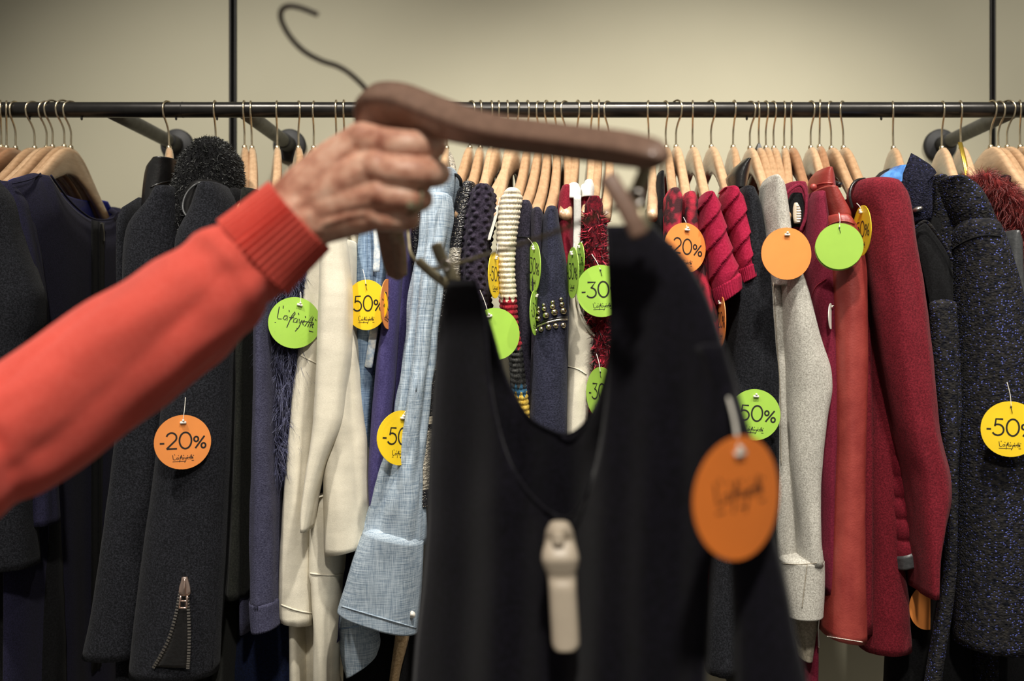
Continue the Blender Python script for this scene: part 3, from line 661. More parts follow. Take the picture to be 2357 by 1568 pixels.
V, Fc = loft_vf(MK, Y=1.425, hy=0.03, n=60, m=300, fold=(0.001, 3), disp=knitrows(620, 0.0012, 26), seed=32)
cz = [(V[f[0]][2] + V[f[2]][2]) / 2 for f in Fc]; py_ = [CY + (CAMZ - z) * F / 1.425 for z in cz]
make('sleeve', V, Fc, [M['metal_knit'], M['metal_knit_pale'], M['cream_yarn']], g, mids=[2 if 955 < y < 972 else (1 if (575 < y < 660 or 985 < y < 1120 or 830 < y < 850) else 0) for y in py_])
g = thing('plum_bobble_sweater', 'dark plum bobble knit sweater behind the held left clip', 'sweater')
body(g, 1187, 'plum_knit', 1300, 0.005, seed=33)
def bob(th, t, z):
    r = math.floor(z / 0.0078); a = th * 7 + (pi / 2 if r % 2 else 0)
    return 0.0042 * max(0, sin(a)) ** 0.8 * abs(sin(pi * z / 0.0078)) ** 0.8
loft('sleeve', [(432, 1096, 1130), (455, 1082, 1140), (500, 1075, 1140), (560, 1068, 1130), (620, 1064, 1124), (700, 1072, 1132), (760, 1085, 1136), (850, 1095, 1140)], M['plum_bobble'], g, Y=1.41, hy=0.035, n=120, m=240, fold=(0.001, 2), disp=bob, seed=33)
g = thing('cream_chunky_sweater', 'cream chunky knit sweater with red, charcoal and yellow sleeve blocks', 'sweater')
body(g, 1214, 'charcoal', 1300, 0.005, seed=34)
CK = [(440, 1166, 1194), (462, 1154, 1201), (500, 1149, 1196), (560, 1146, 1187), (620, 1147, 1184), (680, 1150, 1188), (740, 1158, 1192), (800, 1170, 1202), (890, 1180, 1212), (970, 1196, 1224), (1060, 1205, 1235)]
def rope(th, t, z): return 0.0026 * abs(sin(430 * z + 1.2 * sin(th))) ** 0.8 + 0.0008 * sin(24 * th + 430 * z)
V, Fc = loft_vf(CK, Y=1.40, hy=0.03, n=64, m=340, fold=(0.0006, 2), disp=rope, seed=34)
py_ = [CY + (CAMZ - (V[f[0]][2] + V[f[2]][2]) / 2) * F / 1.40 + 7 * sin(V[f[0]][0] * 800) for f in Fc]
make('sleeve', V, Fc, [M['cream_yarn'], M['red_yarn'], M['charcoal_yarn'], M['teal_yarn'], M['yellow_yarn']], g,
     mids=[0 if y < 692 else 1 if y < 800 else 2 if y < 888 else 3 if y < 906 else 4 for y in py_])
g = thing('plum_fine_sweater', 'dark plum fine knit sweater right of the cream chunky sweater', 'sweater')
body(g, 1240, 'plum_knit', 1300, 0.005, seed=35)
loft('sleeve', [(468, 1198, 1222), (490, 1190, 1231), (550, 1184, 1233), (600, 1181, 1231), (800, 1190, 1230), (960, 1204, 1234), (1060, 1206, 1234)], M['plum_knit'], g, Y=1.42, hy=0.035, fold=(0.002, 3), seed=35)
seam('sleeve_seam', (1186, 545), (1232, 548), 'black', g, 1.42, 0.037, 0.0009)
g = thing('slim_navy_top', 'narrow dark navy top left of the studded coat', 'top')
body(g, 1261, 'navy', 1300, 0.004, seed=36)
loft('sleeve', [(484, 1226, 1246), (505, 1221, 1254), (600, 1222, 1252), (700, 1222, 1245), (900, 1218, 1240)], M['plum_knit'], g, Y=1.405, hy=0.035, fold=(0.002, 3), seed=36)
g = thing('studded_navy_coat', 'navy wool coat with rows of silver studs and piping on the sleeve', 'coat')
body(g, 1282, 'navy_wool', 1300, 0.006, seed=37)
sl = loft('sleeve', [(482, 1258, 1282), (505, 1250, 1284), (560, 1249, 1292), (620, 1243, 1302), (680, 1235, 1308), (740, 1229, 1308), (800, 1226, 1306), (900, 1222, 1304), (1080, 1216, 1303)], M['navy_wool'], g, Y=1.39, hy=0.04, fold=(0.003, 3), seed=38)
seam('piping', (1234, 753), (1306, 735), 'silver', sl, 1.39, 0.045, 0.0016, -4)
seam('piping', (1234, 748), (1306, 730), 'black_leather', sl, 1.39, 0.044, 0.0016, -4)
bm = bmesh.new(); bmesh.ops.create_uvsphere(bm, u_segments=12, v_segments=8, radius=1.0); stud = bmo('stud', bm, M['studs'], None, True); COL.objects.unlink(stud)
SB = surface(sl)
for (x, y, r) in [(1234, 762, 6), (1246, 758, 6.5), (1263, 753, 7), (1279, 750, 7), (1296, 749, 7), (1240, 734, 7), (1257, 726, 8), (1276, 719, 8.5), (1296, 716, 8.5),
                  (1240, 719, 5.5), (1253, 711, 6), (1272, 706, 6.5), (1293, 701, 6.5), (1240, 709, 4), (1252, 702, 4.5), (1272, 696, 5), (1291, 689, 5)]:
    o = bpy.data.objects.new('stud', stud.data.copy()); COL.objects.link(o); u = (x - 1268) / 37
    c = on(SB, x, y, 0.001) or P(x, y, 1.35)
    o.data.transform(Matrix.Translation(c) @ Matrix.Scale(r * 1.35 / F, 4)); o.parent = sl
g = thing('burgundy_tee', 'burgundy top behind the white dress strap', 'top')
body(g, 1304, 'burgundy', 1300, 0.005, seed=39)
loft('sleeve', [(432, 1294, 1314), (450, 1287, 1320), (520, 1283, 1316), (600, 1290, 1318), (690, 1298, 1320)], M['burgundy'], g, Y=1.43, hy=0.03, fold=(0.002, 3), seed=39)
g = thing('white_strap_dress', 'off white dress with a strap over a protruding hanger tip', 'dress')
body(g, 1327, 'cream', 1300, 0.005, seed=40, near=0.18)
loft('strap', [(428, 1308, 1332), (440, 1300, 1337), (458, 1298, 1338), (462, 1300, 1336)], M['white_cotton'], g, Y=1.43, hy=0.03, fold=(0, 1), seed=40, n=24, m=12)
strip('strap', [P(1329, 450, 1.37), P(1329, 520, 1.38), P(1326, 580, 1.385), P(1322, 640, 1.39), P(1316, 690, 1.395)], 0.0052, 0.003, 'white_cotton', g)
loft('bodice', [(650, 1306, 1322), (690, 1305, 1328), (740, 1304, 1350), (778, 1304, 1376), (800, 1304, 1372), (860, 1303, 1366), (960, 1300, 1354), (1080, 1296, 1345)], M['cream'], g, Y=1.405, hy=0.035, fold=(0.0015, 2), seed=41)
strip('armhole_edge', [P(1324, 655, 1.375), P(1332, 710, 1.368), (P(1348, 750, 1.364)), P(1374, 778, 1.375)], 0.0018, 0.0018, 'cream', g)
path_on('dart_seam', [(1306, 843), (1330, 850), (1350, 862)], 'cream', g, 0.0007)
g = thing('white_collar_burgundy_top', 'burgundy top with a white collar left of the shaggy red knit', 'top')
body(g, 1360, 'burgundy', 1300, 0.005, seed=42)
loft('collar', [(420, 1345, 1364), (435, 1340, 1368), (458, 1336, 1366)], M['white_cotton'], g, Y=1.43, hy=0.03, fold=(0, 1), n=24, m=14)
loft('sleeve', [(456, 1336, 1362), (520, 1328, 1362), (600, 1332, 1366), (700, 1336, 1372)], M['burgundy'], g, Y=1.44, hy=0.03, fold=(0.002, 3), seed=42)
g = thing('shaggy_red_knit', 'shaggy red and black knit sweater just left of the held dress strap', 'sweater')
body(g, 1377, 'fluffy_red', 1300, 0.005, seed=43)
b = loft('sleeve', [(458, 1354, 1380), (475, 1346, 1386), (520, 1343, 1386), (600, 1346, 1394), (700, 1356, 1408), (800, 1362, 1412), (920, 1366, 1414), (1050, 1370, 1414)], M['fluffy_red'], g, Y=1.395, hy=0.03, fold=(0.002, 3), seed=43, n=90, m=200, disp=lambda th, t, z: 0.0012 * sin(40 * th) if z > PZ(500, 1.395) else 0)
low = lambda o: o[2] < PZ(492, 1.395)
fur('shaggy_yarn', b, 2600, 0.013, M['hair_crimson'], g, 0.1, 0.0015, 1.1, low); fur('shaggy_yarn', b, 1800, 0.012, M['hair_soot'], g, 0.1, 0.0014, 1.1, low)
g = thing('black_camisole', 'black camisole on the bare hanger behind the held dress strap', 'top')
body(g, 1493, 'black', 1300, 0.006, seed=44, top=480)
loft('strap', [(400, 1514, 1526), (450, 1510, 1528), (560, 1504, 1532), (800, 1500, 1560)], M['black'], g, Y=1.46, hy=0.03, fold=(0.001, 2), seed=44)

# --- red tees
for nm, lab, st, rows, Yv, sd in (('leopard_tee', 'red tee with dark leopard spots, left of its pair', 1533, [(440, 1538, 1560), (458, 1529, 1569), (520, 1526, 1566), (600, 1526, 1566), (700, 1530, 1570), (850, 1540, 1600)], 1.41, 45),
                                  ('leopard_tee', 'red tee with dark leopard spots beside the pleated crimson tee', 1556, [(448, 1575, 1596), (465, 1568, 1604), (520, 1571, 1608), (600, 1580, 1620), (680, 1602, 1640), (750, 1616, 1650), (850, 1630, 1660)], 1.405, 46)):
    g = thing(nm, lab, 'tee', 'leopard tees'); body(g, st, 'leopard', 1300, 0.006, seed=sd); loft('sleeve', rows, M['leopard'], g, Y=Yv, hy=0.035, fold=(0.002, 3), seed=sd)
def pleat(rows, Y, g, seed, step=0.030):
    def dd(th, t, z):
        s = (z + 0.55 * 0.035 * cos(th) * -1) / step; f = s - math.floor(s)
        return 0.0045 * (1 - f) ** 1.5 * min(1, (1 - t) * 9 + 0.0) - 0.001
    return loft('sleeve', rows, M['crimson'], g, Y=Y, hy=0.04, fold=(0.001, 2), seed=seed, n=64, m=150, disp=dd)
g = thing('pleated_crimson_tee', 'crimson tee with pleated short sleeve and ribbed cuff, front one of the pair', 'tee', 'pleated crimson tees')
body(g, 1594, 'crimson', 1300, 0.007, seed=47)
pleat([(450, 1614, 1640), (472, 1606, 1652), (520, 1608, 1666), (580, 1618, 1682), (625, 1628, 1694, -20), (655, 1636, 1700, -36)], 1.385, g, 47)
loft('cuff', [(650, 1635, 1701, -36), (665, 1638, 1703, -38), (684, 1646, 1704, -40)], M['crimson'], g, Y=1.385, hy=0.041, fold=(0, 1), n=150, m=12, disp=lambda th, t, z: 0.0009 * sin(44 * th))
g = thing('pleated_crimson_tee', 'crimson tee with pleated short sleeve, rear one of the pair beside the black coat', 'tee', 'pleated crimson tees')
body(g, 1637, 'crimson', 1300, 0.007, seed=48)
pleat([(438, 1662, 1690), (458, 1655, 1708), (500, 1660, 1718), (560, 1672, 1730), (605, 1682, 1736, -14), (622, 1686, 1738, -22)], 1.415, g, 48)
loft('cuff', [(616, 1684, 1739, -22), (630, 1688, 1741, -24), (646, 1692, 1742, -26)], M['crimson'], g, Y=1.415, hy=0.041, fold=(0, 1), n=150, m=12, disp=lambda th, t, z: 0.0009 * sin(44 * th))

# --- black coat, grey cardigan, burgundy coat
g = thing('black_collar_coat', 'black wool coat with leather collar right of the crimson tees', 'coat')
body(g, 1687, 'black', 1560, 0.010, seed=49)
loft('sleeve', [(440, 1695, 1728), (480, 1694, 1745), (550, 1690, 1764), (640, 1680, 1778), (750, 1676, 1790), (900, 1672, 1800), (1000, 1660, 1800), (1150, 1642, 1790), (1300, 1632, 1760), (1400, 1626, 1730), (1535, 1622, 1706)], M['charcoal'], g, Y=1.425, hy=0.05, fold=(0.004, 3), seed=49)
loft('collar', [(376, 1702, 1722), (392, 1684, 1721), (415, 1672, 1718), (440, 1670, 1715)], M['black_leather'], g, Y=1.48, hy=0.045, fold=(0.0005, 2), seed=50, power=2.0, dome=0.5)
g = thing('grey_hooded_cardigan', 'heather grey hooded cardigan with wide sleeve and open placket', 'cardigan')
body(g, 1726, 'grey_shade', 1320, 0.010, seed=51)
sl = loft('sleeve', [(600, 1785, 1828), (640, 1792, 1846), (700, 1798, 1864), (780, 1800, 1888), (860, 1803, 1912), (890, 1804, 1914), (950, 1806, 1904), (1050, 1812, 1890), (1150, 1822, 1882), (1230, 1828, 1884), (1290, 1826, 1892)], M['grey_heather'], g, Y=1.385, hy=0.042, fold=(0.0025, 2), seed=51)
loft('hood', [(415, 1762, 1785), (430, 1754, 1798), (480, 1751, 1807), (530, 1757, 1814), (600, 1762, 1826), (660, 1768, 1836)], M['grey_heather'], g, Y=1.40, hy=0.045, fold=(0.002, 3), seed=52, dome=0.6)
loft('placket', [(560, 1760, 1796), (700, 1768, 1800), (900, 1786, 1808), (1000, 1784, 1818), (1100, 1783, 1826), (1200, 1786, 1832), (1300, 1790, 1840), (1412, 1798, 1850)], M['grey_heather'], g, Y=1.395, hy=0.02, fold=(0.0015, 2), seed=53)
path_on('placket_stitch', [(1780, 650), (1788, 780), (1796, 900), (1797, 1000), (1798, 1070)], 'grey_shade', g, 0.0005)
loft('cuff', [(1286, 1794, 1893), (1300, 1796, 1893), (1360, 1798, 1892), (1410, 1802, 1889)], M['grey_heather'], g, Y=1.383, hy=0.043, fold=(0.001, 2), seed=54)
seam('cuff_seam', (1800, 1297), (1880, 1296), 'grey_shade', g, 1.383, 0.045, 0.0006, 3)
path_on('cuff_edge', [(1858, 1300), (1852, 1350), (1846, 1400)], 'grey_shade', g, 0.0006)
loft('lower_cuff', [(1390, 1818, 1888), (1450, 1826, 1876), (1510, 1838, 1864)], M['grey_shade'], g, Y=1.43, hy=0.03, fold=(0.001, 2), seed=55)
g = thing('burgundy_stand_collar_coat', 'burgundy coat with an open stand collar right of the grey cardigan', 'coat')
body(g, 1805, 'burgundy2', 1640, 0.010, seed=56)
loft('sleeve', [(450, 1858, 1888), (490, 1852, 1896), (560, 1850, 1902), (640, 1856, 1910), (740, 1866, 1914), (900, 1874, 1918), (1100, 1876, 1914), (1352, 1884, 1908)], M['burgundy2'], g, Y=1.41, hy=0.045, fold=(0.002, 3), seed=56)
loft('collar', [(424, 1808, 1850), (440, 1800, 1856), (480, 1800, 1856), (520, 1804, 1852), (600, 1812, 1850)], M['burgundy2'], g, Y=1.43, hy=0.03, fold=(0.0008, 2), seed=57, open_top=True)
V = []; n = 28
loft('collar_opening', [(448, 1820, 1846), (470, 1812, 1850), (500, 1814, 1848), (524, 1822, 1840)], M['black'], g, Y=1.405, hy=0.010, fold=(0, 1), n=24, m=16)
strip('collar_edge', [P(1802, 462, 1.392), P(1818, 438, 1.390), P(1842, 426, 1.392), P(1855, 450, 1.392), P(1854, 500, 1.392), P(1842, 532, 1.394)], 0.0022, 0.0022, 'burgundy2', g)
path_on('sleeve_flap', [(1862, 710), (1876, 664), (1902, 642)], 'burgundy', g, 0.0008)
lb = thing('ribbed_size_clip', 'small ivory ribbed size clip inside the burgundy collar', 'size clip')
loft('clip_body', [(468, 1828, 1836), (480, 1825, 1842), (500, 1825, 1844), (514, 1828, 1841)], M['alarm_plastic'], lb, Y=1.388, hy=0.004, fold=(0, 1), n=18, m=10)
for k in range(7): seam('rib', (1834, 474 + 6 * k), (1843, 474 + 6 * k), 'white_plastic', lb, 1.387, 0.0045, 0.0011, m=5)

# --- leather jacket
g = thing('red_leather_jacket', 'brown red leather jacket with a buttoned stand collar and long sleeve', 'jacket')
body(g, 1866, 'red_leather', 1370, 0.012, seed=58)
sl = loft('sleeve', [(505, 1893, 1950), (530, 1894, 1968), (580, 1898, 1982), (650, 1903, 1990), (800, 1910, 1990), (1000, 1911, 1985), (1200, 1905, 1984), (1350, 1898, 1986), (1462, 1893, 1988, 14)], M['red_leather'], g, Y=1.39, hy=0.045, fold=(0.0014, 2), seed=58)
loft('shoulder', [(440, 1877, 1916), (470, 1880, 1935), (500, 1888, 1950, 0, 1.405, .05), (530, 1900, 1950, 0, 1.405, .03)], M['red_leather'], g, Y=1.405, hy=0.05, fold=(0.0006, 2), seed=59)
seam('shoulder_seam', (1891, 532), (1966, 516), 'red_leather', g, 1.395, 0.048, 0.0013, -14)
loft('collar', [(396, 1880, 1906), (410, 1869, 1912), (436, 1864, 1916), (448, 1866, 1914)], M['red_leather'], g, Y=1.44, hy=0.045, fold=(0.0005, 2), seed=60, power=2.0)
seam('collar_seam', (1866, 432), (1916, 422), 'red_leather', g, 1.44, 0.047, 0.0014, -4)
V, Fc = sweep_vf(np.array([P(1872, 431, 1.392), P(1872, 431, 1.388), P(1872, 431, 1.386)]), np.array([.005, .005, .003]), n=14); make('snap_button', V, Fc, M['red_leather'], g)
SB = surface(sl)
for k in range(26):
    u = k / 25; a = on(SB, 1898 + 86 * u, 1464 + 14 * u)
    if a is None: continue
    V, Fc = sweep_vf(np.array([a + Vector((-.0008, 0, 0)), a + Vector((.0008, 0, -.0003))]), 0.0005, n=5); make('stitch', V, Fc, M['white_card'], sl)
strip('cuff_zip', [P(1886, 1425, 1.40), P(1884, 1455, 1.40), P(1885, 1490, 1.40)], 0.0014, 0.0014, 'silver', g)

# --- red wool coat
g = thing('red_wool_coat', 'deep red wool coat with black neck trim and quilted side panel', 'coat')
body(g, 1913, 'red_wool', 1380, 0.014, seed=61)
sl = loft('sleeve', [(430, 1960, 2066), (455, 1954, 2084), (500, 1972, 2092), (560, 1984, 2100), (650, 1996, 2114), (800, 2018, 2132), (950, 2044, 2146), (1020, 2060, 2158), (1090, 2078, 2176), (1130, 2084, 2178), (1190, 2092, 2166), (1280, 2102, 2146), (1360, 2110, 2140)], M['red_wool'], g, Y=1.385, hy=0.05, fold=(0.003, 3), seed=61, n=56)
loft('front_panel', [(560, 1984, 2012), (700, 1988, 2034), (900, 1988, 2064), (1100, 1988, 2062), (1300, 1990, 2076), (1400, 1988, 2088), (1490, 1984, 2094, -6)], M['red_wool'], g, Y=1.44, hy=0.04, fold=(0.0025, 3), seed=62)
def quilt(th, t, z): return 0.005 * abs(sin(pi * z / 0.030)) ** 0.6
qp = loft('quilted_panel', [(860, 2010, 2062), (950, 2016, 2074), (1050, 2024, 2080), (1150, 2032, 2086), (1276, 2042, 2092)], M['red_quilt'], g, Y=1.432, hy=0.035, fold=(0.0008, 2), seed=63, disp=quilt, n=40, m=110)
loft('leather_trim', [(1268, 2042, 2110, -18), (1280, 2044, 2112, -18), (1296, 2046, 2112, -18)], M['grey_leather'], g, Y=1.425, hy=0.036, fold=(0, 1), n=30, m=8)
strip('neck_trim', [P(1990, 412, 1.385), P(1972, 416, 1.372), P(1960, 430, 1.366), P(1956, 452, 1.362), P(1962, 480, 1.362)], 0.0020, 0.0020, 'black_leather', g)
strip('neck_trim', [P(1916, 432, 1.46), P(1920, 422, 1.45), P(1934, 426, 1.44)], 0.0040, 0.0040, 'black_leather', g)
g = thing('blue_satin_blouse', 'bright blue satin blouse shoulder behind the tweed collar', 'blouse')
body(g, 2056, 'black', 1500, 0.012, seed=64)
loft('shoulder', [(392, 2046, 2090), (402, 2030, 2100), (425, 2012, 2110), (450, 2006, 2110)], M['blue_satin'], g, Y=1.50, hy=0.04, fold=(0.004, 5), seed=64, n=60)
loft('back_shoulder', [(395, 2030, 2046), (420, 2008, 2040), (450, 2000, 2040)], M['black'], g, Y=1.53, hy=0.03, fold=(0.001, 2), seed=65)

# --- tweed coat
g = thing('navy_tweed_coat', 'navy flecked tweed coat with a large pointed collar near the right edge', 'coat')
body(g, 2168, 'tweed', 1640, 0.012, seed=66)
sl = loft('sleeve', [(520, 2196, 2284), (550, 2190, 2300), (600, 2194, 2318), (700, 2196, 2346), (850, 2199, 2380), (1000, 2200, 2396), (1200, 2204, 2396), (1485, 2199, 2386, 14)], M['tweed'], g, Y=1.40, hy=0.055, fold=(0.0025, 2), seed=66, n=56)
loft('shoulder', [(420, 2150, 2205), (440, 2152, 2236), (480, 2160, 2262), (530, 2180, 2284, -10, 1.42, .050), (566, 2200, 2292, -10, 1.42, .03)], M['tweed'], g, Y=1.42, hy=0.058, fold=(0.001, 2), seed=67)
seam('shoulder_seam', (2192, 574), (2304, 545), 'black', g, 1.405, 0.060, 0.0012, -14)
def slab(name, poly, Y, th, mat, root, bulge=0.006):
    """cushioned flat cloth piece cut to an outline, with real thickness"""
    n = len(poly); c = np.mean(np.array(poly, float), axis=0); V = []; Fc = []; rings = (1.0, 1.0, 0.9, 0.5)
    for side in (1, -1):
        for k, s in enumerate((1.0, 0.92, 0.5)):
            off = (th * 0.35, th * 0.5, th * 0.5 + bulge)[k]
            for q in poly: V.append(P(c[0] + (q[0] - c[0]) * s, c[1] + (q[1] - c[1]) * s, Y - side * off))
        V.append(P(c[0], c[1], Y - side * (th * 0.5 + bulge * 1.2)))
    half = 3 * n + 1
    for sd in range(2):
        b0 = sd * half
        for k in range(2):
            for i in range(n):
                j = (i + 1) % n; f = (b0 + k * n + i, b0 + k * n + j, b0 + (k + 1) * n + j, b0 + (k + 1) * n + i); Fc.append(f if sd else f[::-1])
        for i in range(n): f = (b0 + 2 * n + i, b0 + 2 * n + (i + 1) % n, b0 + 3 * n); Fc.append(f if sd else f[::-1])
    for i in range(n):
        j = (i + 1) % n; Fc.append((i, j, half + j, half + i))
    return make(name, V, Fc, M[mat], root)
def dens(poly, m=6):
    out = []
    for i in range(len(poly)):
        a = np.array(poly[i], float); b = np.array(poly[(i + 1) % len(poly)], float)
        for k in range(m): out.append(tuple(a + (b - a) * k / m))
    return out
slab('collar', dens([(2097, 352), (2112, 360), (2140, 378), (2152, 390), (2156, 398), (2148, 405), (2146, 440), (2148, 490), (2144, 506), (2118, 510), (2098, 514), (2086, 480), (2076, 430), (2078, 400)]), 1.40, 0.010, 'tweed_collar', g)
slab('collar_fall', dens([(2070, 420), (2090, 410), (2110, 500), (2130, 560), (2180, 700), (2150, 720), (2105, 620), (2085, 500)]), 1.42, 0.008, 'tweed_collar', g)
slab('lapel_facing', dens([(2106, 524), (2130, 512), (2150, 530), (2188, 590), (2194, 640), (2194, 706), (2142, 708), (2128, 640), (2112, 570)]), 1.385, 0.006, 'black', g)
strip('lapel_edge', [P(2106, 524, 1.375), P(2130, 510, 1.372), P(2150, 530, 1.37), P(2178, 570, 1.37), P(2192, 600, 1.372)], 0.0022, 0.0018, 'tweed', g)
loft('undercollar', [(410, 2140, 2170), (470, 2142, 2190), (560, 2150, 2200), (640, 2160, 2206)], M['tweed'], g, Y=1.43, hy=0.03, fold=(0.001, 2), seed=68)
loft('front_edge', [(700, 2140, 2200), (800, 2146, 2206), (930, 2158, 2212), (1050, 2172, 2206), (1150, 2178, 2202), (1300, 2176, 2199), (1400, 2160, 2190), (1500, 2142, 2174), (1650, 2118, 2150)], M['tweed'], g, Y=1.37, hy=0.014, fold=(0.001, 2), seed=69)
seam('side_back', (2204, 900), (2206, 1000), 'black', g, 1.40, 0.02)
V, Fc = sweep_vf(np.array([P(2112, 482, 1.390), P(2112, 482, 1.385), P(2112, 482, 1.383)]), np.array([.0075, .0075, .004]), np.array([.004, .004, .002]), n=14, up=(1, 0, 0.35)); make('snap_button', V, Fc, M['silver'], g)
g = thing('black_lined_coat', 'black lower body of a long coat in shadow between red and tweed coats', 'coat')
loft('body', [(700, 2090, 2170), (1200, 2070, 2190), (1650, 2030, 2250)], M['black'], g, Y=1.49, hy=0.05, fold=(0.003, 4), seed=70)
loft('side_panel', [(700, 2230, 2380), (1200, 2190, 2400), (1650, 2180, 2400)], M['black'], g, Y=1.50, hy=0.05, fold=(0.003, 4), seed=71)

# --- far right
g = thing('red_fur_collar_coat', 'dark red fur collared coat with grey leather sleeve at the right edge', 'coat')
b = loft('fur_collar', [(412, 2225, 2258), (425, 2212, 2290), (450, 2222, 2330), (480, 2245, 2370), (530, 2275, 2400), (590, 2300, 2430), (680, 2330, 2440)], M['fur_red'], g, Y=1.50, hy=0.05, fold=(0.006, 4), seed=72)
fur('fur', b, 12000, 0.017, M['hair_red'], g, 0.7, 0.0006, 0.4, None, 1.2)
loft('sleeve', [(535, 2312, 2332), (560, 2300, 2344), (620, 2300, 2346), (700, 2320, 2350), (900, 2340, 2400)], M['grey_leather'], g, Y=1.44, hy=0.03, fold=(0.001, 2), seed=73)
g = thing('black_hanging_top', 'black top on the pale hangers at the right edge', 'top')
loft('shoulder', [(415, 2270, 2300, 0, 1.56, .05), (440, 2262, 2350, 0, 1.56, .05), (500, 2262, 2420, 0, 1.56, .05), (900, 2280, 2440, 0, 1.56, .05)], M['black'], g, fold=(0.002, 2), seed=74)
loft('care_label', [(452, 2334, 2346), (462, 2332, 2352), (472, 2334, 2352)], M['white_card'], g, Y=1.485, hy=0.003, fold=(0, 1), n=14, m=6)
g = thing('tan_woven_scarf', 'tan woven scarf end hanging low beside the chambray cuff', 'scarf')
loft('scarf_end', [(1380, 922, 955), (1470, 910, 940), (1560, 898, 918), (1650, 890, 905)], M['tan_woven'], g, Y=1.47, hy=0.02, fold=(0.001, 2), seed=75)
g = thing('brown_long_dress', 'black brown long dress low behind the chambray cuffs', 'dress')
loft('body', [(1150, 800, 960), (1400, 800, 975), (1650, 790, 985)], M['black'], g, Y=1.53, hy=0.045, fold=(0.004, 5), seed=76)
hc = thing('white_hang_cards', 'stack of white hang cards beside the cream chunky sweater', 'hang tag')
for k in range(3):
    a, b = P(1147 - 4 * k, 474 + 2 * k, 1.40 + .006 * k), P(1124 - 4 * k, 552 + 2 * k, 1.385 + .006 * k)
    V, Fc = sweep_vf(np.array([a, a + (b - a) * .5, b]), 0.0035, 0.0008, n=8, up=(1, -.6, 0), power=5); make('card', V, Fc, M['white_card'], hc, smooth=False)
tube('thread', [P(1150, 455, 1.41), P(1148, 465, 1.402), P(1146, 476, 1.40)], 0.0004, M['clear_plastic'], hc, n=5)
# ------------------------------------------------------------------ sale tags
def arc(cx, cy, rx, ry, a0, a1, n=18): return [(cx + rx * cos(radians(a0 + (a1 - a0) * i / n)), cy + ry * sin(radians(a0 + (a1 - a0) * i / n))) for i in range(n + 1)]
GLYPH = {'-': ([[(0.0, .36), (.26, .36)]], .36),
 '2': ([arc(.31, .70, .29, .29, 165, -38) + [(.03, 0.02)], [(.03, 0.02), (.63, 0.02)]], .76),
 '0': ([arc(.36, .5, .35, .5, 0, 360, 30)], .84),
 '3': ([[(.06, .98), (.58, .98), (.27, .60)] + arc(.27, .31, .33, .31, 80, -150, 18)], .74),
 '5': ([[(.56, .98), (.16, .98), (.11, .54)] + arc(.28, .33, .33, .33, 118, -150, 18)], .76),
 '%': ([arc(.15, .56, .13, .15, 0, 360, 18), arc(.58, .15, .13, .15, 0, 360, 18), [(.10, 0.0), (.64, .74)]], .74)}
SCRIPT = [[(0, 1.0), (.03, .2), (.06, .1), (.15, .16)], [(.09, 1.15), (.11, .95)], [(.27, .5), (.20, .45), (.18, .22), (.24, .15), (.29, .5), (.29, .15)], [(.27, .95), (.29, .82)],
 [(.34, -.35), (.38, .6), (.43, .95), (.45, .8), (.38, .3)], [(.33, .42), (.45, .5)], [(.52, .52), (.46, .4), (.46, .18), (.53, .2), (.55, .52), (.56, .18)], [(.52, .95), (.55, .8)],
 [(.59, .52), (.62, .2), (.67, .5), (.64, -.1), (.58, -.45)], [(.69, .3), (.75, .45), (.73, .55), (.69, .35), (.74, .15)], [(.72, .85), (.74, .72)],
 [(.78, .1), (.90, 1.0), (.86, .1)], [(.76, .45), (.98, .52)], [(.93, .95), (.92, .12)], [(.95, .3), (1.0, .42), (.98, .5), (.95, .32), (1.0, .15)], [(1.0, .85), (1.03, .72)],
 [(0.0, -.22), (.62, -.20)], [(.92, -.15), (1.04, -.14)]]
def ribbon(lines, wd, tf):
    V = []; Fc = []
    for ln in lines:
        A = np.array(ln, float); T = np.gradient(A, axis=0) if len(A) > 2 else np.array([A[1] - A[0]] * 2); T /= np.linalg.norm(T, axis=1)[:, None] + 1e-9
        Nn = np.c_[-T[:, 1], T[:, 0]] * wd / 2; b0 = len(V)
        for i in range(len(A)): V.append(tf(*(A[i] + Nn[i]))); V.append(tf(*(A[i] - Nn[i])))
        for i in range(len(A) - 1): a = b0 + 2 * i; Fc.append((a, a + 1, a + 3, a + 2))
    return V, Fc
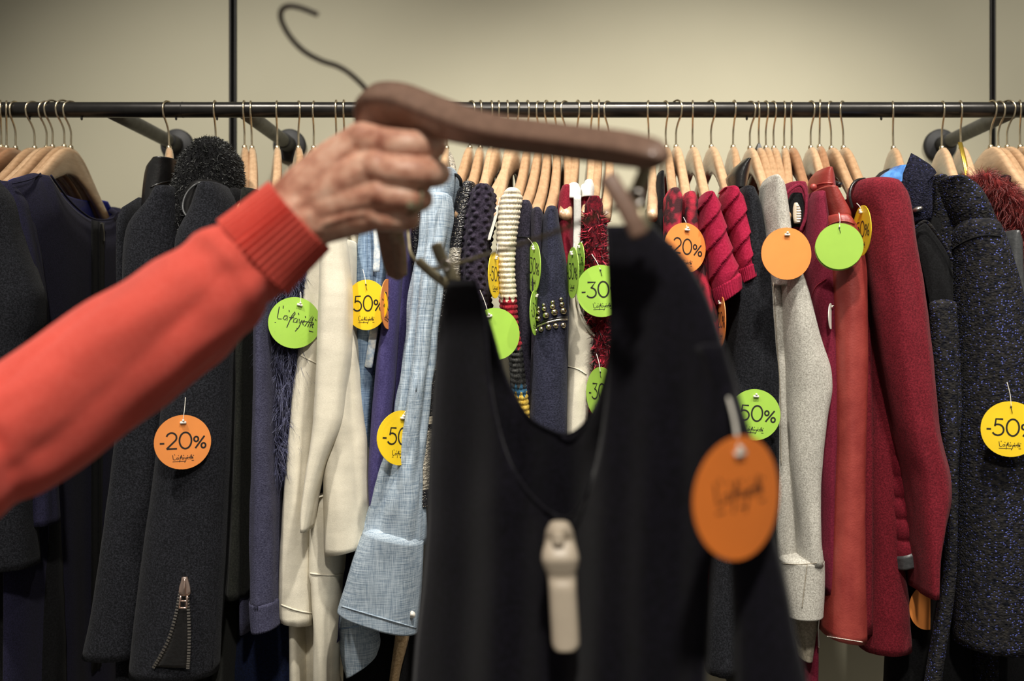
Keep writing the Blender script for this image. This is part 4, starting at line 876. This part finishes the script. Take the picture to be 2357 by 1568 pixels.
def tag(px, py, rx, ry, color, label, text=None, script=None, side=1, roll=0, Y=1.35, bend=0.0, double=False, thread=None, pitch=0.0, matname=None, group=True, peg='peg'):
    r = ry * Y / F; g = thing('sale_tag', label, 'sale tag', 'round sale tags' if group else None)
    c = P(px, py, Y)
    q = math.acos(max(0.05, min(1.0, rx / ry))) * side
    # local axes: x to the right, y up, z out of the printed face
    zax = Matrix.Rotation(q, 3, 'Z') @ Vector((-c.x, -c.y, 0)).normalized(); yax = Vector((0, 0, 1)); xax = yax.cross(zax)
    R = Matrix((xax, yax, zax)).transposed() @ Matrix.Rotation(pitch, 3, 'X') @ Matrix.Rotation(radians(roll), 3, 'Z')
    def tf(x, y, z=0.0): return c + R @ Vector((x * r, y * r, z - bend * r * (x * x) ))
    mt = M[matname or 'tag_' + color]
    def card(name, dz, ox, oy):
        V = []; Fc = []; nr, n = 6, 48
        for s in (0.0004, -0.0004):
            V.append(tf(ox, oy, dz + s))
            for i in range(1, nr + 1):
                for k in range(n): V.append(tf(ox + i / nr * cos(2 * pi * k / n), oy + i / nr * sin(2 * pi * k / n), dz + s))
        H = nr * n + 1
        for sd in range(2):
            b0 = sd * H
            for k in range(n):
                f = (b0, b0 + 1 + k, b0 + 1 + (k + 1) % n); Fc.append(f if sd == 0 else f[::-1])
            for i in range(nr - 1):
                for k in range(n):
                    a = b0 + 1 + i * n + k; b = b0 + 1 + i * n + (k + 1) % n; f = (a, a + n, b + n, b); Fc.append(f if sd == 0 else f[::-1])
        e = 1 + (nr - 1) * n
        for k in range(n): Fc.append((e + k, H + e + k, H + e + (k + 1) % n, e + (k + 1) % n))
        return make(name, V, Fc, mt, g, smooth=False)
    cd = card('card', 0, 0, 0)
    if double: card('card', -0.003, -0.03, -0.06)
    if text:
        lines = []; x = 0
        for ch in text:
            gl, adv = GLYPH[ch]; lines += [[(x + a, b) for a, b in l] for l in gl]; x += adv
        x0 = x - 0.10; h = 0.60; sc = h
        V, Fc = ribbon([[((a - x0 / 2) * sc - 0.02, b * sc - 0.24) for a, b in l] for l in lines], 0.062, lambda a, b: tf(a, b, 0.0006)); make('number_print', V, Fc, M['print_ink'], cd, smooth=False)
        V, Fc = ribbon([[((a - .5) * 0.72, b * 0.20 - 0.66) for a, b in l] for l in SCRIPT], 0.022, lambda a, b: tf(a, b, 0.0006)); make('script_print', V, Fc, M['print_ink'], cd, smooth=False)
    if script:
        V, Fc = ribbon([[((a - .5) * script, b * script * 0.36 - 0.08) for a, b in l] for l in SCRIPT], 0.034, lambda a, b: tf(a, b, 0.0006)); make('script_print', V, Fc, M['print_ink'], cd, smooth=False)
    if peg == 'peg':
        V, Fc = sweep_vf(np.array([tf(-.10, .72, .002), tf(.10, .72, .002)]), 0.05 * r, n=8); make('plastic_peg', V, Fc, M['clear_plastic'], cd)
        V, Fc = sweep_vf(np.array([tf(0, .80, .001), tf(0, .80, .004)]), 0.045 * r, n=8); make('plastic_peg', V, Fc, M['clear_plastic'], cd)
    else:
        V, Fc = sweep_vf(np.array([tf(0, .80, .0), tf(0, .80, .0012)]), 0.035 * r, n=8); make('eyelet', V, Fc, M['print_ink'], cd)
        V, Fc = sweep_vf(np.array([tf(.0, .78, .001), tf(.03, .66, .0015), tf(.05, .58, .001)]), 0.012 * r, n=5); make('thread_end', V, Fc, M['print_ink'], cd)
    if thread:
        a = tf(0, .82, 0.001); b = P(thread[0], thread[1], Y + (0.006 if Y > 1 else 0.040))
        tube('thread', [a, (a + b) / 2 + Vector((0.0008, -0.001, 0)), b], 0.00045 if Y > 1 else 0.0012, M['clear_plastic'], g, n=5)
    return g

tag(421, 1018, 62, 62.5, 'orange', 'orange -20% tag on the charcoal coat sleeve with the zipped cuff', '-20%', Y=1.335, thread=(427, 915), bend=.03)
tag(678, 743, 59, 59, 'green', 'green tag with large script on the navy fur, left of the cream coat', script=1.45, roll=-16, Y=1.372, thread=(692, 672), bend=.15)
tag(843, 702, 48, 58, 'yellow', 'yellow 50% tag between the cream coat and the indigo dress', '-50%', side=-1, Y=1.37, thread=(835, 620), peg='eye')
tag(893, 700, 17, 58, 'orange', 'orange tag seen nearly edge on behind the yellow 50% tag', '-20%', side=1, roll=-14, Y=1.375, thread=(905, 625))
tag(922, 1008, 44, 63, 'yellow', 'yellow -50 tag hanging on the chambray shirt sleeve', '-50%', side=1, roll=-6, Y=1.352, thread=(940, 935), bend=.2)
tag(1139, 634, 15, 53, 'yellow', 'yellow tag turned edgewise between the plum and cream sweaters', '-50%', side=1, Y=1.36, thread=(1146, 560))
tag(1140, 769, 57, 60, 'green', 'blank green tag left of the cream sweater, half hidden by the dress strap', Y=1.335, bend=.05, thread=(1105, 668), roll=20)
tag(1229, 616, 15, 59, 'green', 'green tag turned edgewise on the plum fine sweater, upper one', '-30%', side=-1, roll=-8, Y=1.37, thread=(1215, 548))
tag(1231, 720, 11, 52, 'green', 'green tag turned edgewise beside the silver studs, lower one', '-30%', side=1, roll=-8, Y=1.352)
tag(1318, 628, 14, 59, 'green', 'front green tag turned edgewise on the white dress strap', '-30%', side=-1, roll=-4, Y=1.345, thread=(1322, 560))
tag(1335, 600, 10, 42, 'green', 'rear narrow green tag right of the white dress strap', '-30%', side=-1, roll=-5, Y=1.365, thread=(1340, 555))
tag(1384, 670, 57, 60, 'green', 'large green -30 tag on the shaggy red knit', '-30%', Y=1.34, roll=3, peg='eye', thread=(1362, 585))
tag(1383, 905, 34, 60, 'green', 'lower green 30 tag under the shaggy red knit, cut by the dress neckline', '-30%', side=-1, Y=1.34, peg='eye', thread=(1373, 815))
tag(1577, 571, 47, 58, 'orange', 'orange -20% tag on the leopard print tees', '-20%', side=1, roll=-5, Y=1.345, thread=(1573, 500))
tag(1811, 584, 56, 60, 'orange', 'blank orange tag on the grey hooded cardigan', side=1, Y=1.33, bend=.05)
tag(1932, 567, 59, 53, 'green', 'blank doubled green tag on the leather jacket sleeve', side=1, Y=1.325, double=True, peg='eye', thread=(1931, 490))
tag(1984, 531, 20, 58, 'yellow', 'yellow tag turned edgewise on the red wool coat', '-50%', side=-1, Y=1.345, thread=(1972, 468))
tag(1660, 740, 10, 58, 'orange', 'orange tag turned edgewise below the crimson cuff', '-20%', side=-1, Y=1.36, thread=(1654, 690))
tag(1737, 955, 58, 59, 'green', 'green 50% tag on the black coat left of the grey cardigan', '-50%', Y=1.355, roll=-4)
tag(1912, 728, 5, 30, 'green', 'small tag seen edge on left of the leather sleeve', side=1, Y=1.36, matname='white_card')
tag(2325, 988, 62, 64, 'yellow', 'yellow -50 tag on the navy tweed coat, cut by the right edge', '-50%', Y=1.325, roll=-2, peg='eye', thread=(2318, 880))
tag(2138, 1396, 42, 54, 'orange', 'orange tag in deep shadow low between red and tweed coats', side=1, Y=1.425)

# ------------------------------------------------------------------ the held hanger
hg = thing('held_hanger', 'brown shade-toned wooden hanger with a hook, held tilted in the raised hand', 'hanger')
CT = [(914, 632, 1.02), (907, 590, 1.005), (896, 520, .975), (884, 430, .925), (872, 350, .875), (864, 290, .835), (876, 250, .80), (930, 246, .778), (1000, 268, .758), (1070, 289, .738), (1150, 306, .716), (1300, 325, .680), (1430, 342, .652), (1505, 356, .637), (1532, 364, .632)]
HC = spline([P(*p) for p in CT], 90)
tt = np.linspace(0, 14, 90)
hh = np.interp(tt, [0, 1, 3, 5, 6, 7, 8, 9, 10, 11, 12, 13, 14], [.009, .011, .012, .017, .019, .0175, .015, .012, .010, .0095, .0095, .008, .004])
ww = np.interp(tt, [0, 1, 5, 6, 7, 12, 13, 14], [.008, .010, .011, .012, .012, .010, .009, .005])
pn_ = (P(1532, 364, .632) - P(876, 250, .80)).cross(P(914, 632, 1.02) - P(876, 250, .80)).normalized()
V, Fc = sweep_vf(HC, ww, hh, n=32, up=tuple(pn_), power=5.0); make('hanger_body', V, Fc, M['shaded_brown_wood'], hg)
hp = [(846, 216, .805), (838, 200, .803), (806, 170, .798), (776, 152, .795), (740, 140, .79), (700, 118, .785), (668, 85, .78), (648, 48, .776), (648, 24, .772), (664, 14, .769), (692, 18, .766), (730, 33, .762)]
tube('hook', [P(*p) for p in hp], 0.0021, M['dark_wire'], hg, n=10, m=70)
bar = [(1470, 402, .65), (1452, 440, .66), (1420, 476, .675), (1370, 498, .70), (1250, 545, .76), (1150, 578, .82), (1060, 605, .88), (1000, 618, .92), (962, 604, .955), (944, 580, .975), (940, 540, .985), (938, 505, .985)]
tube('clip_bar', [P(*p) for p in bar], 0.0017, M['clip_metal'], hg, n=8, m=80)
def clip(root, pts_a, pts_b, wa, ta, mat_a, mat_b, spring):
    C = spline([P(*p) for p in pts_a], 16); V, Fc = sweep_vf(C, wa, ta, n=12, up=(1, 0, .2), power=4); a = make('clip_jaw', V, Fc, M[mat_a], root)
    C = spline([P(*p) for p in pts_b], 16); V, Fc = sweep_vf(C, wa * .8, ta, n=12, up=(1, 0, .2), power=4); make('clip_jaw', V, Fc, M[mat_b], root)
    c = P(*spring); pts = [c + Vector((0.0042 * cos(t), -0.004 + t * 0.0007, 0.0042 * sin(t))) for t in np.linspace(0, 6 * pi, 60)]
    V, Fc = sweep_vf(np.array(pts), 0.0010, n=6); make('clip_spring', V, Fc, M['silver'], root)
cr = thing('trouser_clip', 'brown wooden clip gripping the right strap of the held dress', 'clip', 'clips on the held hanger')
clip(cr, [(1398, 408, .645), (1425, 450, .642), (1455, 505, .640), (1472, 542, .640)], [(1486, 392, .665), (1470, 440, .662), (1476, 500, .655), (1484, 530, .655)], 0.0060, 0.0042, 'shaded_brown_wood', 'clip_metal', (1464, 455, .650))
cl = thing('trouser_clip', 'small greenish metal clip gripping the left strap of the held dress', 'clip', 'clips on the held hanger')
clip(cl, [(1004, 562, .885), (1014, 590, .886), (1034, 622, .888), (1046, 652, .89)], [(962, 600, .91), (990, 626, .91), (1014, 644, .91), (1036, 662, .91)], 0.0055, 0.0045, 'clip_metal', 'clip_metal', (1026, 610, .882))

# ------------------------------------------------------------------ the held dress
dr = thing('sleeveless_dress', 'near black navy sleeveless scoop neck dress clipped to the held hanger', 'dress')
def dress_panel(name, Lr, NLr, NRr, Rr, neck_bottom, bulge, front):
    top, bot, m, nc = 545, 1640, 80, 26
    q = np.concatenate([np.linspace(520, neck_bottom, 44), np.linspace(neck_bottom, bot, 38)[1:]])
    def f(rows): return hermite([r[0] for r in rows], [r[1] for r in rows], np.clip(q, rows[0][0], rows[-1][0]))
    Lx, NL, NR, Rx = f(Lr), f(NLr), f(NRr), f(Rr)
    V = []; Fc = []; idx = {}
    def dep(px, py, s):
        base = 0.905 - (px - 985) / (1720 - 985) * 0.245
        fold = 0.010 * sin(px * 0.021 + 0.6 * sin(py * .004)) * min(1, max(0, (py - 750) / 400)) + 0.005 * sin(px * .052 + py * .0016) * min(1, max(0, (py - 650) / 500))
        return base + (-bulge if front else bulge) * (max(0, s * (1 - s)) * 4) ** 0.5 + fold * (s * (1 - s) * 4) ** .5 + 0.002 * nz(px * .01, py * .008, 5)
    for side, (A, B, tpy) in enumerate(((Lx, NL, Lr[0][0]), (NR, Rx, Rr[0][0]))):
        prev = None
        for i, py in enumerate(q):
            if py < tpy - 1: prev = None; continue
            row = []
            for k in range(nc + 1):
                px = A[i] + (B[i] - A[i]) * k / nc; s = min(1, max(0, (px - Lx[i]) / (Rx[i] - Lx[i] + 1e-6)))
                V.append(P(px, py, max(0.4, dep(px, py, s)))); row.append(len(V) - 1)
            if prev:
                for k in range(nc): Fc.append((prev[k], row[k], row[k + 1], prev[k + 1]))
            prev = row
    o = make(name, V, Fc, M['dress_navy'], dr); bm_ = bmesh.new(); bm_.from_mesh(o.data); bmesh.ops.remove_doubles(bm_, verts=bm_.verts, dist=0.0003); bm_.to_mesh(o.data); bm_.free(); md = o.modifiers.new('cloth', 'SOLIDIFY'); md.thickness = 0.0024; md.offset = 0
    return o
Lr = [(640, 1040), (660, 1030), (760, 1012), (900, 1000), (1050, 990), (1200, 984), (1350, 972), (1500, 956), (1640, 946)]
Rr = [(520, 1500), (545, 1524), (580, 1560), (620, 1590), (700, 1632), (800, 1664), (900, 1688), (1000, 1700), (1100, 1690), (1200, 1662), (1300, 1638), (1450, 1628), (1640, 1622)]
fNL = [(640, 1085), (660, 1098), (760, 1118), (880, 1128), (980, 1146), (1060, 1172), (1120, 1206), (1160, 1242), (1183, 1272), (1192, 1298)]
fNR = [(520, 1396), (640, 1404), (780, 1404), (900, 1398), (1000, 1386), (1080, 1370), (1140, 1348), (1175, 1328), (1187, 1314), (1192, 1298)]
bNL = [(650, 1086), (700, 1112), (760, 1132), (850, 1158), (920, 1190), (960, 1218), (985, 1255), (1000, 1300)]
bNR = [(530, 1398), (640, 1402), (760, 1406), (850, 1396), (920, 1376), (960, 1356), (988, 1330), (1000, 1300)]
Lb = [(650, 1042)] + Lr[1:]; Rb = [(530, 1510)] + Rr[1:]
dress_panel('front_panel', Lr, fNL, fNR, Rr, 1192, 0.030, True)
dress_panel('back_panel', Lb, bNL, bNR, Rb, 1000, 0.030, False)
loft('side_drape', [(800, 1600, 1668), (900, 1626, 1694), (1000, 1650, 1722), (1150, 1672, 1758), (1290, 1684, 1794), (1450, 1690, 1826), (1650, 1698, 1872)], M['dress_navy'], dr, Y=0.685, hy=0.018, fold=(0.002, 2), seed=91)
def edge(rows, off, nm, bl):
    pts = []
    for py, px in rows:
        base = 0.905 - (px - 985) / 735 * 0.245; s = (px - 990) / 720; pts.append(P(px, py, base + bl * (max(0, s * (1 - s)) * 4) ** .5 + off))
    tube(nm, pts, 0.0011, M['dress_navy'], dr, n=8, m=50)
edge(fNL[:-1] + fNR[::-1], -0.002, 'neck_binding', -0.030)
edge(bNL[:-1] + bNR[::-1], -0.001, 'neck_binding', 0.030)
al = thing('security_tag', 'beige plastic anti theft tag pinned to the neckline of the held dress', 'security tag')
YA = 0.745
loft('housing', [(1208, 1264, 1312), (1225, 1256, 1320), (1250, 1253, 1325), (1270, 1248, 1330), (1285, 1247, 1332), (1300, 1250, 1331), (1320, 1258, 1327), (1345, 1262, 1327), (1400, 1265, 1330), (1450, 1268, 1333), (1480, 1270, 1334), (1492, 1276, 1326)], M['alarm_plastic'], al, Y=YA, hy=0.010, fold=(0, 1), hem=False, n=36, m=70, power=3.0,
     disp=lambda th, t, z: -0.0045 * math.exp(-((t - 0.12) / 0.05) ** 2) * max(0, sin(th)) + 0.003 * math.exp(-((t - 0.26) / 0.06) ** 2) * max(0, sin(th)) - 0.003 * math.exp(-((t - 0.42) / 0.05) ** 2) * max(0, sin(th)))
loft('pin_cap', [(1226, 1272, 1296), (1240, 1270, 1300), (1254, 1273, 1297)], M['alarm_plastic'], al, Y=YA - 0.009, hy=0.003, fold=(0, 1), hem=False, n=20, m=8)
tag(1703, 1146, 96, 143, 'orange', 'large blurred orange tag with faint script on the side of the held dress', script=1.1, side=1, roll=4, Y=0.632, bend=.06, matname='tag_orange_dark', thread=(1672, 900))

# ------------------------------------------------------------------ the person's arm and hand
pe = thing('person', 'person reaching in from the left in a coral ribbed cuff sweater, holding up a hanger', 'person')
AC = [(-560, 640, .66), (-420, 850, .68), (-260, 1010, .72), (-110, 1045, .755), (30, 996, .775), (207, 880, .785), (412, 731, .79), (545, 622, .795), (610, 566, .798), (690, 497, .80)]
AH = [150, 165, 165, 158, 150, 149, 136, 112, 104, 96]
nA = 150
C = spline([P(*p) for p in AC], nA); rad = np.interp(np.linspace(0, 9, nA), range(10), [h * p[2] / F for h, p in zip(AH, AC)])
def sleeve_disp(u, th):
    s = u * 9
    d = 0.0035 * nz(cos(th) * 1.6 + 3, sin(th) * 1.6, s * 0.8) + 0.0016 * nz(cos(th) * 3, sin(th) * 3 + 7, s * 2.2)
    for c, w_, a, ph in ((6.75, .16, .0025, .7), (7.2, .12, -.0022, .9), (6.2, .22, .002, .5), (5.4, .3, .0025, .3), (3.1, .22, .005, 0), (3.5, .2, -.004, .2)):
        d += a * math.exp(-((s - c - 0.35 * sin(th + ph)) / w_) ** 2)
    d += (0.003 * sin(2 * th + s * .9) + 0.0028 * (2 * abs(sin(2.5 * th + s * .5)) ** .8 - 1)) * math.exp(-((s - 5.2) / 1.5) ** 2)
    if s > 7.45: d += 0.0009 * sin(52 * th) * min(1, (s - 7.45) * 8) - 0.001
    return d
n1 = int(nA * 7.5 / 9)
V, Fc = sweep_vf(C[:n1 + 1], rad[:n1 + 1], rad[:n1 + 1] * .92, n=72, disp=lambda u, th: sleeve_disp(u * n1 / (nA - 1), th), up=(0, 0, 1)); make('sweater_sleeve', V, Fc, M['coral'], pe)
T_, N_, B_ = frames(C, (0, 0, 1))
Cc = C[n1 - 1:]; rc = rad[n1 - 1:].copy(); mC = len(Cc)
V, Fc = sweep_vf(Cc, rc, rc * .92, n=264, disp=lambda u, th: 0.0026 * sin(44 * th) + 0.0012 * (1 - u) * sin(3 * th) + 0.0004, up=tuple(N_[n1 - 1]), cap=False)
b0 = len(V); nn = 264          # turn the cuff's edge inwards so that it has a thickness
for k in range(nn): o = Vector(V[(mC - 1) * nn + k]); c0 = Vector(Cc[-1]); V.append(np.array(c0 + (o - c0) * .93))
for k in range(nn): o = Vector(V[(mC - 1) * nn + k]); c0 = Vector(Cc[-1]); V.append(np.array(c0 + (o - c0) * .90 - Vector(T_[-1]) * 0.03))
for r0, r1 in (((mC - 1) * nn, b0), (b0, b0 + nn)):
    for k in range(nn): Fc.append((r0 + k, r0 + (k + 1) % nn, r1 + (k + 1) % nn, r1 + k))
make('ribbed_cuff', V, Fc, M['coral'], pe)

blobs = []     # (centre, radius) spheres that are fused into one skin surface
def chain(pts, step=0.0022):
    pts = [(P(*p[:3]), p[3]) for p in pts]
    Cs = spline([tuple(a) + (r,) for a, r in pts], 60); last = None
    for v in Cs:
        c = Vector(v[:3])
        if last is None or (c - last).length > step: blobs.append((c, float(v[3]))); last = c
# wrist and back of the hand
chain([(560, 610, .80, .026), (650, 530, .80, .0265), (700, 475, .80, .026)])
chain([(560, 625, .80, .024), (680, 530, .80, .024), (730, 500, .795, .023)])
chain([(680, 470, .80, .024), (760, 395, .792, .021), (835, 322, .782, .0150)])      # to index knuckle
chain([(685, 490, .80, .024), (780, 430, .788, .021), (866, 386, .772, .0150)])      # middle
chain([(690, 500, .80, .024), (790, 465, .788, .020), (872, 448, .774, .0140)])      # ring
chain([(690, 515, .80, .022), (790, 500, .792, .018), (862, 497, .783, .0125)])      # little
chain([(760, 420, .81, .020), (850, 420, .80, .018)])                                # palm
chain([(700, 440, .815, .022), (770, 370, .825, .018), (830, 318, .835, .013)])      # ball of the thumb
# fingers curl to the right, away from the lens and back behind the hanger
chain([(835, 322, .782, .0148), (880, 328, .770, .0126), (935, 335, .764, .0124), (980, 334, .772, .0122), (1000, 335, .790, .0108), (985, 334, .815, .0092), (930, 322, .836, .0085), (880, 318, .842, .0075)])
chain([(866, 386, .772, .0148), (915, 394, .762, .0124), (965, 398, .764, .0122), (997, 399, .775, .0118), (1008, 399, .793, .0104), (985, 395, .818, .0090), (930, 388, .836, .0085), (885, 384, .84, .0072)])
chain([(872, 448, .774, .0138), (915, 453, .768, .0116), (950, 457, .772, .0113), (966, 458, .784, .0106), (968, 456, .80, .0094), (940, 452, .822, .0082), (895, 445, .832, .0070)])
chain([(862, 497, .783, .0124), (900, 502, .779, .0106), (930, 505, .784, .0101), (941, 504, .798, .0090), (920, 500, .815, .0074), (885, 494, .822, .0064)])
chain([(830, 318, .835, .0130), (860, 296, .845, .0110), (905, 290, .850, .0100), (945, 300, .850, .0080)])   # thumb, behind
# knuckle heads, tendons and veins
for k in ((838, 318, .776, .0125), (868, 384, .766, .0125), (874, 446, .769, .0115), (864, 494, .778, .0100)): chain([k, (k[0] + 4, k[1] + 1, k[2], k[3])])
for pts in ([(700, 445, .779, .0035), (770, 375, .773, .0035), (830, 312, .770, .004)], [(715, 470, .777, .0035), (790, 420, .769, .0038), (860, 378, .759, .004)], [(715, 500, .778, .003), (790, 462, .771, .0034), (862, 442, .763, .004)],
            [(725, 520, .779, .003), (800, 498, .774, .003), (855, 490, .771, .003)], [(740, 425, .774, .0022), (775, 440, .770, .0024), (810, 478, .771, .0022)], [(745, 390, .776, .0022), (800, 385, .769, .0024), (830, 415, .766, .002)]): chain(pts)
bm = bmesh.new()
tmpl = bmesh.new(); bmesh.ops.create_icosphere(tmpl, subdivisions=2, radius=1.0); tv = [v.co.copy() for v in tmpl.verts]; tfc = [[v.index for v in f.verts] for f in tmpl.faces]; tmpl.free()
VV = []; FF = []
for c, r in blobs:
    b0 = len(VV); VV += [c + v * r for v in tv]; FF += [[b0 + i for i in f] for f in tfc]
bm.free()
hand = make('hand_and_wrist', VV, FF, M['skin'], None)
md = hand.modifiers.new('fuse', 'REMESH'); md.mode = 'VOXEL'; md.voxel_size = 0.0014; md.use_smooth_shade = True
ms = hand.modifiers.new('soften', 'SMOOTH'); ms.factor = 0.5; ms.iterations = 5
dg = bpy.context.evaluated_depsgraph_get(); me = bpy.data.meshes.new_from_object(hand.evaluated_get(dg)); hand.modifiers.clear(); hand.data = me; hand.parent = pe
me.polygons.foreach_set('use_smooth', [True] * len(me.polygons))
# nail of the index finger and the ring
V, Fc = sweep_vf(spline([P(1004, 318, .779), P(1009, 328, .783), P(1008, 340, .789)], 8), np.array([.002, .003, .0036, .0038, .0038, .0036, .003, .002]), .0011, n=10, up=(0, .8, 1)); make('fingernail', V, Fc, M['nail'], pe)
rc_ = P(948, 457, .772); ax = (P(966, 464, .784) - P(915, 456, .768)).normalized(); u1 = ax.cross(Vector((0, 0, 1))).normalized(); u2 = ax.cross(u1)
V, Fc = sweep_vf(np.array([rc_ + (u1 * cos(a) + u2 * sin(a)) * 0.0119 for a in np.linspace(0, 2 * pi, 40)]), 0.0016, n=8, cap=False); ring = make('finger_ring', V, Fc, M['clip_metal'], pe)
bm = bmesh.new(); bmesh.ops.create_icosphere(bm, subdivisions=1, radius=0.0042); bmesh.ops.translate(bm, verts=bm.verts, vec=P(946, 474, .760)); bmo('ring_stone', bm, M['clip_metal'], ring)

# ------------------------------------------------------------------ origins at each thing's base
bpy.context.view_layer.update()
seen = set()
for r in ROOTS:
    kids = [o for o in r.children_recursive if o.type == 'MESH']
    if not kids: continue
    pts = np.vstack([np.array([v.co for v in o.data.vertices]) for o in kids]); lo, hi = pts.min(0), pts.max(0)
    base = Vector(((lo[0] + hi[0]) / 2, (lo[1] + hi[1]) / 2, lo[2])); r.location = base
    for o in kids:
        if o.data.name not in seen: o.data.transform(Matrix.Translation(-base)); seen.add(o.data.name)
